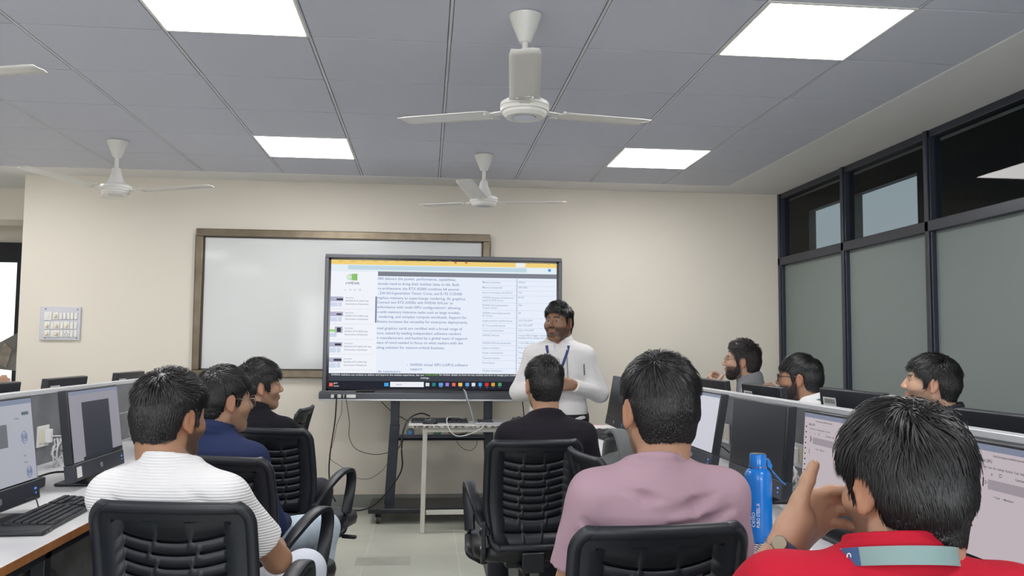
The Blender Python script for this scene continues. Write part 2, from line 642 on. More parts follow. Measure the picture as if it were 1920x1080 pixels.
def make_fan(x, y, zm, ang, L, label, angs=None):
    t = thing('ceiling_fan', label, 'ceiling fan', (x, y, ZC), 0, 'white three blade ceiling fans')
    h = ZC - zm
    MB().lathe([(0.0, -0.112), (0.020, -0.112), (0.026, -0.106), (0.029, -0.098), (0.052, -0.045), (0.064, -0.012), (0.066, -0.003), (0.058, 0.0)]).build('canopy', M_fan, t, smooth=True)
    MB().cyl((0, 0, -h + 0.12), (0, 0, -0.10), 0.0125, n=14).build('downrod', M_fan, t, smooth=True)
    m = MB()
    m.lathe([(0.0, -h + 0.15), (0.018, -h + 0.15)][::-1] + [], n=8) if False else None
    m.lathe([(0.02, -h + 0.145), (0.026, -h + 0.14), (0.034, -h + 0.10), (0.05, -h + 0.055), (0.062, -h + 0.04)][::-1])
    m.build('motor_cover', M_fan, t, smooth=True)
    mo = MB().lathe([(0.0, -h - 0.03), (0.05, -h - 0.03), (0.058, -h - 0.034), (0.075, -h - 0.032), (0.086, -h - 0.02), (0.088, -h - 0.010), (0.094, -h - 0.008), (0.097, -h + 0.004), (0.093, -h + 0.008), (0.098, -h + 0.012), (0.096, -h + 0.026), (0.08, -h + 0.036), (0.05, -h + 0.045), (0.0, -h + 0.046)], n=40).build('motor', M_fan, t, smooth=True, keep_sharp=30)
    MB().lathe([(0.0, -h - 0.0325), (0.045, -h - 0.0325), (0.048, -h - 0.029)], n=28).build('bottom_cap', M_silver, mo, smooth=True)
    for k in range(3):
        a = ang + k * 2 * PI / 3 if angs is None else angs[k]
        Rm = rot3(0, 0, a)
        V, Fs = blade_mb(0.15, L, 0.118, 0.108, 0.12)
        bl = MB().add(np.array(V) @ Rm.T + np.array((0, 0, -h + 0.0)), Fs).build('blade', M_fan, t, smooth=True, solid=0.003)
        br = MB()
        br.box(np.array((0.125, 0, -h + 0.002)) @ Rm.T, (0.11, 0.04, 0.005), Rm)
        for q in (-0.03, 0.03):
            br.cyl(Rm @ np.array((0.17, q, 0)) + np.array((0, 0, -h - 0.006)), Rm @ np.array((0.17, q, 0)) + np.array((0, 0, -h + 0.01)), 0.006, n=8)
        br.build('blade_bracket', M_fan, bl)
    return t


make_fan(0.372, 3.30, 2.215, -PI / 2 - 0.11, 0.60, 'white ceiling fan nearest the viewpoint, between two ceiling lights')
make_fan(0.375, 5.80, 2.275, -PI / 2 - 0.28, 0.60, 'white ceiling fan hanging just above the display and whiteboard')
make_fan(-2.03, 5.72, 2.275, 0, 0.62, 'white ceiling fan on the left, above the wall switchboard', angs=[-0.08, 2.01, -2.17])
make_fan(-2.06, 3.30, 2.25, -0.1, 0.63, 'white ceiling fan at the left edge with only a blade tip in view')

# marks on the floor
struct(MB().bx(-0.40, -0.075, 5.12, 5.32, 0.0, 0.0006).build('trim_7', mat('darker_floor_tile', lin(158, 159, 149), 0.35, noise=(6, lin(186, 187, 176), 0.3))))
tag(MB().prism([(0.39, 5.36), (0.42, 5.37), (0.435, 5.12), (0.44, 4.7), (0.405, 4.7), (0.41, 5.1)], 0.0008, 0.0016, lambda a, b, h: (a, b, h)).build('floor_tape', mat('worn_red_tape', lin(196, 120, 112), 0.6, noise=(18, lin(176, 168, 158), 0.25))), 'worn strip of red tape on the floor beside the middle chair', 'tape')
tag(MB().bx(0.35, 0.66, 4.78, 5.14, 0.0, 0.0007).build('floor_plate', mat('dark_floor_plate', lin(78, 78, 76), 0.5, noise=(5, lin(96, 96, 92), 0.3))), 'dark square plate set in the floor under the middle chair', 'plate')
# poster board beyond the doorway
t = thing('poster_board', 'grey printed board leaning on a black stand in the bright passage', 'poster', tuple(atY(20, 690, 8.2) * (1, 1, 0)))
poly = [atY(a, b, 8.2) for a, b in ((37, 622), (36, 696), (-20, 690), (-90, 700), (-90, 690))]
MB().prism([(q[0], q[2]) for q in poly], 8.2, 8.215, lambda a, b, h: (a, h, b)).build('board', mat('grey_print', lin(150, 146, 140), 0.5, noise=(7, lin(96, 94, 92), 0.3)), t, world=True)
q = [atY(a, b, 8.19) for a, b in ((8, 640), (22, 655), (12, 690), (-4, 680))]
MB().prism([(k[0], k[2]) for k in q], 8.190, 8.199, lambda a, b, h: (a, h, b)).build('printed_figure', mat('printed_patch', lin(120, 98, 84), 0.5, noise=(16, lin(178, 170, 160), 0.3)), t, world=True)
for px in (26, -60):
    q = atY(px, 700, 8.23)
    MB().bx(q[0] - 0.015, q[0] + 0.015, 8.22, 8.25, 0, q[2] + 0.1).build('stand_leg', M_blackplastic, t, world=True)
# ------------------------------------------------------------------ whiteboard
def P(px, py, v):
    return atY(px, py, v)


z1, z0 = 2.195, 1.02
t = thing('whiteboard', 'large framed glossy whiteboard on the cream wall behind the display', 'whiteboard', (-0.66, YW - 0.02, z0))
xa, xb = -1.828, 0.505
fm = MB()
fw = 0.058
for (a, b, c, d_) in ((xa, xb, z1 - fw, z1), (xa, xb, z0, z0 + fw), (xa, xa + fw, z0 + fw, z1 - fw), (xb - fw, xb, z0 + fw, z1 - fw)):
    fm.bx(a, b, YW - 0.045, YW - 0.002, c, d_)
fm.build('frame', mat('aged_brass_frame', lin(132, 121, 104), 0.34, 0.75, noise=(9, lin(104, 92, 76), 0.3)), t, bevel=0.006, world=True)
fm = MB()
f2 = 0.012
xi, xj, zi, zj = xa + fw, xb - fw, z0 + fw, z1 - fw
for (a, b, c, d_) in ((xi, xj, zj - f2, zj), (xi, xj, zi, zi + f2), (xi, xi + f2, zi, zj), (xj - f2, xj, zi, zj)):
    fm.bx(a, b, YW - 0.034, YW - 0.012, c, d_)
fm.build('inner_trim', mat('dark_bronze_trim', lin(70, 64, 58), 0.4, 0.5), t, world=True)
MB().bx(xi, xj, YW - 0.026, YW - 0.01, zi, zj).build('board_surface', mat('glossy_white_board', lin(216, 218, 218), 0.08, spec=0.25), t, world=True)

# ------------------------------------------------------------------ switchboard on the wall
t = thing('switchboard', 'white wall switchboard with rows of switches and fan regulators', 'switchboard', (-2.83, YW - 0.02, 1.30))
MB().bx(-2.984, -2.684, YW - 0.02, YW - 0.001, 1.300, 1.560).build('plate', mat('pale_lilac_plate', lin(206, 206, 214), 0.35), t, bevel=0.004, world=True)
def sb(px, py):                                # zoom pixels of the switchboard to the wall
    q = atY(px / 3, 400 + py / 3, YW - 0.02)
    return q[0], q[2]
for r_, (yy, items) in enumerate(((577, [(272, 'big'), (314, 'knob'), (343, 's'), (364, 's'), (386, 's'), (407, 's'), (428, 's')]),
                                  (631, [(265, 'knob'), (295, 's'), (319, 'knob'), (349, 's'), (375, 'knob'), (405, 's'), (426, 's')]),
                                  (677, [(264, 'knob'), (294, 's'), (318, 'knob'), (347, 's'), (375, 'sock'), (403, 's'), (424, 's')]))):
    for px, kd in items:
        x, z = sb(px, yy)
        if kd == 's':
            o = MB().box((x, YW - 0.024, z), (0.022, 0.010, 0.052)).build('switch', M_white, t, bevel=0.002, world=True)
        elif kd == 'big':
            o = MB().box((x, YW - 0.024, z), (0.058, 0.010, 0.066)).build('main_switch', M_white, t, bevel=0.002, world=True)
            MB().box((x, YW - 0.031, z), (0.02, 0.008, 0.036)).build('rocker', M_white, o, bevel=0.002, world=True)
        elif kd == 'knob':
            o = MB().box((x, YW - 0.023, z), (0.04, 0.008, 0.056)).build('regulator', M_white, t, bevel=0.002, world=True)
            MB().cyl((x, YW - 0.027, z), (x, YW - 0.047, z), 0.015, 0.012, 16).build('knob', M_ivory, o, bevel=0.002, world=True)
        else:
            o = MB().box((x, YW - 0.023, z), (0.044, 0.008, 0.056)).build('socket', M_white, t, bevel=0.002, world=True)
            h = MB()
            for dx, dz in ((0, 0.012), (-0.01, -0.004), (0.01, -0.004), (-0.008, -0.018), (0.008, -0.018)):
                h.cyl((x + dx, YW - 0.0265, z + dz), (x + dx, YW - 0.029, z + dz), 0.0035, n=10)
            h.build('socket_hole', M_dark, o, world=True)
for px, py in ((258, 538), (438, 541), (252, 700), (432, 702)):
    x, z = sb(px, py)
    MB().cyl((x, YW - 0.018, z), (x, YW - 0.024, z), 0.005, n=10).build('screw', M_grey, t, world=True)

# ------------------------------------------------------------------ interactive display on its trolley
YT = 6.36                       # front face of the screen
tvx0, tvx1 = P(611, 478, YT)[0], P(1053, 485, YT)[0]
tvz1 = P(830, 480, YT)[2]
tvz0 = P(700, 749, YT)[2]
t = thing('interactive_display', 'wide interactive display showing a web page of text, in front of the whiteboard', 'display', ((tvx0 + tvx1) / 2, YT + 0.05, tvz0))
sx0, sx1 = tvx0 + 0.027, tvx1 - 0.024
sz1 = tvz1 - 0.03
sz0 = P(780, 733, YT)[2]
b = MB()
b.bx(tvx0, tvx1, YT - 0.012, YT + 0.09, sz1, tvz1).bx(tvx0, tvx1, YT - 0.012, YT + 0.09, tvz0 + 0.055, sz0)
b.bx(tvx0, sx0, YT - 0.012, YT + 0.09, sz0, sz1).bx(sx1, tvx1, YT - 0.012, YT + 0.09, sz0, sz1)
b.bx(sx0, sx1, YT + 0.015, YT + 0.09, sz0, sz1)
b.build('bezel', M_tvgrey, t, bevel=0.006, world=True)
ib = MB()
for (a, b_, c, d_) in ((sx0, sx1, sz1 - 0.012, sz1), (sx0, sx1, sz0, sz0 + 0.012), (sx0, sx0 + 0.014, sz0, sz1), (sx1 - 0.014, sx1, sz0, sz1)):
    ib.bx(a, b_, YT - 0.002, YT + 0.004, c, d_)
ib.build('inner_border', mat('black_glass_border', lin(18, 19, 22), 0.15), t, world=True)
b = MB()
b.prism([(0.0, 0.0), (-0.045, 0.006), (-0.045, 0.05), (-0.012, 0.06), (0.08, 0.06), (0.08, 0.0)], tvx0 - 0.022, tvx1 + 0.022, lambda a, c, h: (h, YT + a, tvz0 + c))
chin = b.build('lower_tray', mat('grey_tray', lin(78, 80, 86), 0.35, 0.4), t, bevel=0.004, world=True)
MB().bx(tvx0 - 0.02, tvx1 + 0.02, YT - 0.05, YT - 0.02, tvz0 - 0.006, tvz0 + 0.006).build('silver_strip', M_silver, chin, world=True)
x0_, x1_ = P(622, 740, YT)[0], P(668, 740, YT)[0]
MB().bx(x0_, x1_, YT - 0.049, YT - 0.04, tvz0 + 0.014, tvz0 + 0.038).build('port_strip', M_white, chin, world=True)
for px in (631, 643, 649):
    x = P(px, 744, YT)[0]
    MB().box((x, YT - 0.06, tvz0 + 0.026), (0.022 if px == 631 else 0.012, 0.03, 0.026)).build('port_plug', M_cable_b, chin, bevel=0.003, world=True)
x0_, x1_ = P(668, 737, YT)[0], P(703, 737, YT)[0]
MB().cyl((x0_, YT - 0.035, tvz0 + 0.062), (x1_, YT - 0.035, tvz0 + 0.062), 0.008, n=10).build('stylus', M_cable_b, chin, world=True)

YS = YT - 0.0008
scr = MB().bx(sx0 + 0.012, sx1 - 0.012, YT, YT + 0.01, sz0 + 0.01, sz1 - 0.01).build('screen', emis('screen_white', (0.80, 0.855, 0.96, 1), 1.0), t, world=True)


def Q(zx, zy, dy=0.0):                         # pixel of the close view of the screen to the screen plane
    return atY(600 + zx / 3.6, 460 + zy / 3.6, YS - dy)


_em = {}


def em_(name, col, st=1.0):
    if name not in _em:
        _em[name] = emis(name, col, st)
    return _em[name]


def patch(name, col, rects, dy=0.0, st=1.0):
    for (a, b_, c, d_) in rects:
        mb = MB()
        p, q = Q(a, b_, dy), Q(a, d_, dy)
        q[0] = Q(c, d_, dy)[0]
        x0, x1 = max(min(p[0], q[0]), sx0 + 0.014), min(max(p[0], q[0]), sx1 - 0.014)
        zz0, zz1 = max(min(p[2], q[2]), sz0 + 0.012), min(max(p[2], q[2]), sz1 - 0.012)
        mb.bx(x0, x1, YS - dy - 0.0003, YS - dy, zz0, zz1)
        mb.build(name, em_(name, col, st), scr, world=True)


def words(name, col, items, dy=0.0012):
    """items: (text, x, baseline y, x end or None, letter height) in close view pixels"""
    for tx, a, b_, c, hh in items:
        mb = MB()
        p = Q(a, b_, dy)
        sz = hh / 3.6 / F_PX * YT * 1.38
        wd = None if c is None else (Q(c, b_, dy)[0] - p[0])
        put_text(mb, tx, p, (1, 0, 0), (0, 0, 1), sz, wd)
        mb.build(name, em_(name, col), scr, world=True)


patch('tab_strip', lin(240, 208, 122), [(60, 70, 1610, 126)])
patch('address_row', lin(226, 236, 242), [(60, 126, 1610, 172)])
patch('address_field', lin(190, 214, 226), [(190, 134, 1395, 162)], 0.0004)
patch('open_tab', lin(236, 238, 240), [(1322, 112, 1386, 146)], 0.0004)
patch('viewer_toolbar', lin(124, 128, 138), [(392, 176, 1606, 207)], 0.0004)
patch('side_panel', lin(240, 242, 249), [(58, 175, 376, 862)])
patch('scroll_bar', lin(128, 138, 160), [(374, 345, 382, 522)], 0.0004)
patch('thumbnail', lin(178, 178, 204), [(62, 345, 157, 377), (60, 447, 156, 478), (100, 548, 152, 590), (54, 653, 150, 684), (50, 757, 146, 788)], 0.0004)
patch('thumbnail_card', lin(62, 60, 66), [(112, 358, 156, 370), (112, 459, 146, 470), (114, 555, 140, 585), (100, 662, 142, 676), (92, 766, 144, 780)], 0.0008)
patch('thumbnail_text', lin(206, 216, 234), [(62, 384, 118, 412), (124, 384, 146, 412), (60, 484, 116, 514), (122, 484, 146, 514), (58, 590, 112, 618), (54, 690, 108, 724), (114, 690, 138, 724), (52, 794, 106, 826), (112, 794, 136, 826)], 0.0004)
patch('green_label', lin(150, 216, 122), [(56, 566, 103, 583)], 0.0008)
patch('panel_rule', lin(206, 212, 226), [(60, 427, 362, 429), (58, 529, 362, 531), (58, 633, 360, 635), (54, 735, 360, 737), (52, 840, 356, 842)], 0.0004)
patch('cookie_bar', lin(62, 66, 76), [(40, 862, 1590, 914)], 0.0004)
patch('task_bar', lin(34, 36, 46), [(40, 914, 1590, 985)], 0.0006)
patch('search_field', lin(236, 238, 244), [(474, 921, 700, 956)], 0.001)
patch('avatar', lin(70, 150, 216), [(1540, 160, 1558, 178)], 0.0008)
patch('logo_green', lin(124, 188, 84), [(216, 192, 252, 236)], 0.0004)
mb = MB()
for (cx, cz, rx, rz_, w_) in ((216, 214, 34, 18, 5), (218, 214, 20, 11, 5), (220, 214, 8, 5, 5)):
    path = []
    for k in range(24):
        a = 2 * PI * k / 24
        path.append(Q(cx + rx * math.cos(a), cz + rz_ * math.sin(a), 0.001))
    mb.tube(path, 0.0024, 4, closed=True)
mb.build('logo_eye', emis('logo_eye', lin(150, 200, 130)), scr, world=True)
words('logo_word', lin(92, 100, 112), [('nVIDIA.', 172, 262, 272, 17)])
TB = lin(128, 146, 176)
words('article_text', TB, [
    ('000 delivers the power, performance, capabilities,', 390, 232, 918, 18), ('sionals need to bring their boldest ideas to life. Built', 390, 266, 940, 18),
    ('re architecture, the RTX A5000 combines 64 second-', 390, 298, 942, 18), (', 256 third-generation Tensor Cores, and 8,192 CUDA\u00ae', 390, 329, 960, 18),
    ('raphics memory to supercharge rendering, AI, graphics,', 388, 362, 984, 18), ('Connect two RTX A5000s with NVIDIA NVLink\u00b9 to', 386, 392, 898, 18),
    ('erformance with multi-GPU configurations\u00b2, allowing', 386, 424, 948, 18), ('s with memory intensive tasks such as large models,', 386, 457, 946, 18),
    (' rendering, and complex compute workloads. Support for', 386, 489, 990, 18), ('ftware increases the versatility for enterprise deployments.', 386, 522, 998, 18),
    ('onal graphics cards are certified with a broad range of', 384, 567, 960, 18), ('ions, tested by leading independent software vendors', 384, 600, 952, 18),
    ('n manufacturers, and backed by a global team of support', 384, 632, 994, 18), ('eace of mind needed to focus on what matters with the', 382, 664, 964, 18),
    ('uting solution for mission-critical business.', 380, 697, 842, 18), ('\u2022', 585, 814, None, 14), ('NVIDIA virtual GPU (vGPU) software', 608, 814, 996, 18),
    ('support', 608, 842, 690, 16), ('.4a connectors', 386, 858, 542, 16)])
TC = lin(150, 164, 190)
L_ = [('Memory interface', 255, '256-bit'), ('Memory bandwidth', 290, '768 GB/s'), ('Error-correcting code (ECC)', 324, 'Yes'), ('NVIDIA Ampere architecture-', 358, '8,192'),
      ('based CUDA Cores', 376, ''), ('NVIDIA third-generation', 409, '256'), ('Tensor Cores', 427, ''), ('NVIDIA second-generation', 462, '64'), ('RT Cores', 480, ''),
      ('Single-precision performance', 514, '27.8 TFLOPS\u2076'), ('RT Core performance', 547, '54.2 TFLOPS\u2077'), ('Tensor performance', 580, '222.2 TFLOPS\u2078'),
      ('NVIDIA NVLink', 613, 'Low profile bridges connect two'), ('', 632, 'NVIDIA RTX A5000 GPUs'), ('NVIDIA NVLink bandwidth', 665, '112.5 GB/s (bidirectional)'), ('System interface', 698, 'PCIe 4.0 x16'),
      ('Power consumption', 731, 'Total board power'), ('Thermal solution', 766, 'Active'), ('Form factor', 799, '4.4" H x 10.5" L'), ('Display connectors', 852, '')]
its = []
for a, y, b_ in L_:
    if a:
        its.append((a, 1096, y, None, 12.5))
    if b_:
        its.append((b_, 1338, y, None, 12.5))
words('table_text', TC, its)
patch('table_rule', lin(190, 200, 220), [(1092, y, 1585, y + 1.6) for y in (237, 270, 303, 337, 386, 437, 490, 525, 558, 591, 645, 676, 709, 742, 776, 832)] + [(1326, 225, 1328, 862)], 0.0005)
its = []
for k, (y, a, b_) in enumerate(((357, 'NVIDIA RTX 5000 Ada', 'Generation Datasheet'), (459, 'NVIDIA RTX 4000 Ada', 'Generation Datasheet'), (563, 'NVIDIA RTX 4500 Ada', 'Generation Datasheet'), (666, 'NVIDIA RTX 4000 SFF Ada', 'Generation datasheet'), (770, 'NVIDIA RTX 6000 Ada', 'Generation Datasheet'))):
    dx = -k * 3
    its += [('Data Sheet', 172 + dx, y, None, 9), (a, 170 + dx, y + 22, 328 + dx + (28 if 'SFF' in a else 0), 11), (b_, 170 + dx, y + 43, 328 + dx, 11)]
words('side_text', lin(138, 148, 170), its)
words('social_icons', lin(150, 158, 170), [('in', 166, 306, None, 11), ('X', 198, 306, None, 12), ('\u25a1', 228, 306, None, 12), ('\u25a1', 262, 306, None, 12)])
words('cookie_text', lin(225, 228, 232), [('NVIDIA websites use cookies to deliver and improve the website experience. See our', 76, 878, 703, 12), ('for further details on how we use cookies and how to change your cookie', 805, 880, 1328, 12), ('settings.', 678, 900, 738, 12), ('84\u00b0F', 92, 936, None, 10), ('Smoke', 92, 953, None, 9), ], 0.0016)
words('cookie_link', lin(124, 186, 74), [('cookie policy', 708, 879, 800, 12)], 0.0016)
words('search_word', lin(150, 156, 170), [('Search', 512, 944, None, 11)], 0.0016)
words('tab_text', lin(186, 160, 88), [(w_, x_, 111, None, 9) for w_, x_ in (('New', 130), ('GitHub', 208), ('Git', 282), ('Inbox', 360), ('Home', 430), ('Docs', 505), ('Mail', 575), ('News', 645), ('RTX', 720), ('Page', 790), ('Code', 860))], 0.0016)
words('window_buttons', lin(120, 120, 124), [('\u2013', 1496, 126, None, 14), ('\u25a1', 1536, 130, None, 12), ('x', 1580, 130, None, 14), ('+', 1402, 130, None, 14)], 0.0016)
for nm, cl, xs in (('blue_icon', lin(64, 166, 232), [(434, 462), (1070, 1092)]), ('white_icon', lin(220, 222, 226), [(713, 738), (1024, 1048)]), ('teal_icon', lin(40, 128, 140), [(757, 780)]),
                   ('browser_icon', lin(96, 160, 220), [(802, 830), (982, 1006)]), ('purple_icon', lin(150, 130, 210), [(847, 870)]), ('orange_icon', lin(232, 106, 90), [(892, 914), (62, 86)]),
                   ('folder_icon', lin(236, 196, 92), [(934, 960)]), ('red_icon', lin(208, 52, 48), [(1113, 1137)]), ('yellow_icon', lin(220, 160, 60), [(1157, 1180)]), ('green_icon', lin(80, 160, 110), [(1202, 1225)])):
    patch(nm, cl, [(a, 928, b_, 951) for a, b_ in xs], 0.0014)
patch('red_tab_icon', lin(200, 84, 70), [(908, 112, 922, 122), (980, 113, 994, 123)], 0.0014)
patch('running_mark', lin(170, 190, 220), [(806, 955, 826, 957), (944, 957, 950, 959), (990, 957, 996, 959), (1032, 957, 1040, 959), (1078, 958, 1086, 960), (1122, 958, 1130, 960), (1166, 958, 1172, 960), (1210, 958, 1216, 960)], 0.0014)

# trolley
t = thing('display_trolley', 'dark grey wheeled trolley stand carrying the interactive display', 'trolley', (0.13, 6.55, 0))
ux = (P(741, 760, 6.5)[0], P(915, 760, 6.5)[0])
for k, x in enumerate(ux):
    o = MB().bx(x - 0.032, x + 0.032, 6.47, 6.53, 0.66, 1.25).build('upright', M_stand, t, bevel=0.004, world=True)
    o = MB().box((x - 0.012 * (1 if k == 0 else -1) * 1.4, 6.50, 0.37), (0.072, 0.075, 0.64), rot3(0, (0.055 if k == 0 else -0.055), 0)).build('lower_upright', M_stand, t, bevel=0.004, world=True)
MB().bx(ux[0] + 0.03, ux[1] - 0.03, 6.36, 6.56, 0.59, 0.605).bx(ux[0] + 0.03, ux[1] - 0.03, 6.36, 6.375, 0.585, 0.63).build('tray_shelf', M_stand, t, bevel=0.003, world=True)
MB().bx(ux[0], ux[1], 6.50, 6.53, 0.95, 1.05).bx(ux[0], ux[1], 6.48, 6.53, 1.3 - .1, 1.3).build('mount_bar', M_stand, t, world=True)
MB().bx(-0.40, 0.68, 6.27, 6.72, 0.075, 0.11).build('base_plate', mat('black_steel_base', lin(38, 40, 46), 0.4, 0.3), t, bevel=0.008, world=True)
for cx, cy in ((-0.33, 6.31), (0.6, 6.31), (-0.33, 6.68), (0.6, 6.68)):
    c = MB().cyl((cx - 0.014, cy, 0.032), (cx + 0.014, cy, 0.032), 0.032, n=20).build('caster', M_blackplastic, t, bevel=0.004, world=True)
    MB().box((cx, cy + 0.012, 0.058), (0.04, 0.04, 0.035)).build('caster_fork', M_blackplastic, c, bevel=0.004, world=True)
    MB().cyl((cx - 0.017, cy, 0.032), (cx + 0.017, cy, 0.032), 0.014, n=14).build('hub', M_white, c, world=True)

# small laptop table
ZTAB = 0.737
t = thing('laptop_table', 'narrow white metal leg table in front of the display trolley', 'table', (0.35, 6.15, 0))
tx0, tx1 = -0.115, 0.80
MB().bx(tx0, tx1, 5.93, 6.24, ZTAB - 0.018, ZTAB).build('tabletop', mat('worn_white_top', lin(222, 221, 217), 0.4, noise=(14, lin(196, 194, 188), 0.15)), t, bevel=0.002, world=True)
MB().bx(tx0 + 0.001, tx1, 5.927, 5.935, ZTAB - 0.018, ZTAB - 0.004).build('edge_band', mat('worn_dark_edge', lin(70, 62, 56), 0.6, noise=(40, lin(200, 196, 188), 0.08)), t, world=True)
M_leg = mat('ivory_painted_steel', lin(205, 203, 196), 0.4)
for x in (-0.005, 0.70):
    for y in (5.97, 6.20):
        if x < 0.1 and y > 6.1:
            continue
        MB().sweep([(x - 0.006, y, 0.0), (x + 0.004, y, ZTAB - 0.045)], [(-0.016, -0.016), (0.016, -0.016), (0.016, 0.016), (-0.016, 0.016)], up=(0, 1, 0)).build('leg', M_leg, t, bevel=0.003, world=True)
MB().bx(0.016, 0.69, 5.955, 5.985, ZTAB - 0.05, ZTAB - 0.018).bx(-0.02, 0.016, 5.955, 6.21, ZTAB - 0.05, ZTAB - 0.018).build('apron', M_leg, t, bevel=0.002, world=True)
MB().bx(0.012, 0.69, 5.96, 5.985, 0.125, 0.155).build('stretcher', M_leg, t, bevel=0.003, world=True)


# ------------------------------------------------------------------ desk gear makers (local: user side is -Y)
def make_keyboard(label, loc, rz, group=None, W=0.44, D=0.135):
    t = thing('keyboard', label, 'keyboard', loc, rz, group)
    MB().prism([(-D / 2, 0), (D / 2, 0), (D / 2, 0.022), (-D / 2, 0.010)], -W / 2, W / 2, lambda a, b, h: (h, a, b)).build('case', M_blackplastic, t, bevel=0.003)
    k = MB()
    kp = MB()
    sl = 0.012 / D
    for r in range(6):
        y = -D / 2 + 0.014 + r * 0.0205
        z = 0.010 + (y + D / 2) * sl
        x = -W / 2 + 0.008
        row = [0.0175] * 15 if r else [0.024, 0.018, 0.018, 0.105, 0.018, 0.018, 0.018, 0.024]
        for w in row:
            k.box((x + w / 2, y, z + 0.003), (w - 0.003, 0.0165, 0.007))
            x += w + 0.0008
        for c in range(3 if r not in (3,) else 0):
            k.box((W / 2 - 0.128 + c * 0.0185, y, z + 0.003), (0.0155, 0.0165, 0.007))
        for c in range(4):
            kp.box((W / 2 - 0.066 + c * 0.0175, y, z + 0.003), (0.0148, 0.0165, 0.007))
    k.build('keys', M_key, t)
    kp.build('number_keys', M_key, t)
    return t


def make_mouse(label, loc, rz, group=None):
    t = thing('computer_mouse', label, 'mouse', loc, rz, group)
    b = MB()
    n, m = 20, 8
    V, Fs = [], []
    for i in range(m + 1):
        a = i / m * PI / 2
        for k in range(n):
            q = 2 * PI * k / n
            V.append((0.031 * math.cos(q) * math.cos(a) ** 0.6, 0.055 * math.sin(q) * math.cos(a) ** 0.6, 0.036 * math.sin(a) * (1 - 0.15 * math.sin(q))))
    for i in range(m):
        for k in range(n):
            l = (k + 1) % n
            Fs.append((i * n + k, i * n + l, (i + 1) * n + l, (i + 1) * n + k))
    Fs.append(tuple(range(n - 1, -1, -1)))
    b.add(V, Fs).build('shell', M_blackplastic, t, smooth=True)
    MB().cyl((-0.004, 0.03, 0.029), (0.004, 0.03, 0.029), 0.008, n=12).build('scroll_wheel', M_grey, t)
    return t


# things on the laptop table
t = thing('laptop', 'open silver laptop seen side on, on the narrow table', 'laptop', (0.42, 6.06, ZTAB), 0)
lx = P(885, 795, 6.02)[0]
MB().bx(lx + 0.015, lx + 0.27, 5.95, 6.22, ZTAB, ZTAB + 0.016).build('base', M_silver, t, bevel=0.003, world=True)
k = MB()
for r in range(6):
    for c in range(12):
        k.box((lx + 0.05 + r * 0.018, 5.975 + c * 0.02, ZTAB + 0.017), (0.014, 0.016, 0.003))
k.build('keys', M_key, t, world=True)
dl = math.radians(17)
lid = MB().box((lx + 0.012 - 0.115 * math.sin(dl), 6.085, ZTAB + 0.016 + 0.115 * math.cos(dl)), (0.008, 0.27, 0.23), rot3(0, -dl, 0)).build('lid', M_silver, t, bevel=0.003, world=True)
MB().box((lx + 0.0165 - 0.115 * math.sin(dl), 6.085, ZTAB + 0.017 + 0.115 * math.cos(dl)), (0.002, 0.25, 0.205), rot3(0, -dl, 0)).build('display_panel', mat('laptop_display', lin(40, 44, 54), 0.2, emit=((0.5, 0.6, 0.8, 1), 0.3)), lid, world=True)
make_keyboard('black keyboard at the back of the narrow table beside the laptop', (0.10, 6.165, ZTAB), 0.0, W=0.40)
make_mouse('black mouse on the left front of the narrow laptop table', tuple(P(806, 792, 6.03)[:2]) + (ZTAB,), 1.3)
make_mouse('black mouse on the laptop table, to the right of the open laptop', (0.66, 6.17, ZTAB), 1.9)
for nm, px, capc in (('blue', 767, lin(60, 130, 210)), ('green', 818, lin(60, 160, 120))):
    q = P(px, 808, 6.38)
    t = thing('water_bottle', 'clear plastic water bottle with a %s cap lying on the trolley shelf' % nm, 'bottle', (q[0], 6.42, 0.605), 0)
    zc_ = 0.034
    R90 = rot3(PI / 2, 0, 0)
    MB().lathe([(0.0, 0), (0.026, 0), (0.031, 0.01), (0.031, 0.12), (0.027, 0.14), (0.014, 0.165), (0.012, 0.18)], (0.008, 0.17, zc_), 20, rot3(PI / 2, 0, 0)).build('body', mat('clear_pet_' + nm, (0.85, 0.92, 0.95, 1), 0.12, trans=0.85), t, smooth=True)
    MB().cyl((0.008, -0.01, zc_), (0.008, -0.032, zc_), 0.016, n=18).build('cap', mat(nm + '_cap', capc, 0.4), t, bevel=0.002)

# cables at the display
def C_(pts, r, m, label):
    return cable([P(a, b_, v) for a, b_, v in pts], r, m, label)


C_([(631, 748, 6.29), (628, 790, 6.33), (619, 850, 6.40), (617, 890, 6.5), (622, 925, 6.8), (629, 940, 6.93)], 0.005, M_cable_b, 'thick black power cable hanging from the left port of the display to the skirting')
C_([(641, 750, 6.3), (640, 775, 6.4), (632, 795, 6.5), (625, 830, 6.6), (618, 858, 6.7), (640, 875, 6.85), (660, 893, 6.9), (690, 898, 6.9), (715, 884, 6.85), (727, 868, 6.75), (750, 835, 6.62), (757, 826, 6.56)], 0.0018, M_cable_b, 'thin black cable sagging low along the wall left of the trolley')
C_([(649, 749, 6.29), (655, 790, 6.4), (655, 820, 6.5), (668, 842, 6.6), (700, 852, 6.62), (730, 848, 6.6), (748, 840, 6.56), (752, 820, 6.55)], 0.0024, M_cable_b, 'thin black cable looping from the display ports to the trolley upright')
C_([(806, 780, 6.25), (790, 775, 6.22), (770, 783, 6.1), (757, 805, 6.02), (753, 840, 6.0), (754, 875, 6.02), (743, 900, 6.1), (715, 935, 6.22), (690, 953, 6.32), (665, 957, 6.35), (650, 950, 6.4)], 0.0055, M_cable_b, 'thick black cable drooping from the keyboard past the table leg to the floor')
C_([(715, 753, 6.5), (735, 772, 6.55), (757, 785, 6.55), (768, 793, 6.5)], 0.003, M_cable_b, 'short black cable running from behind the display down to the tabletop')
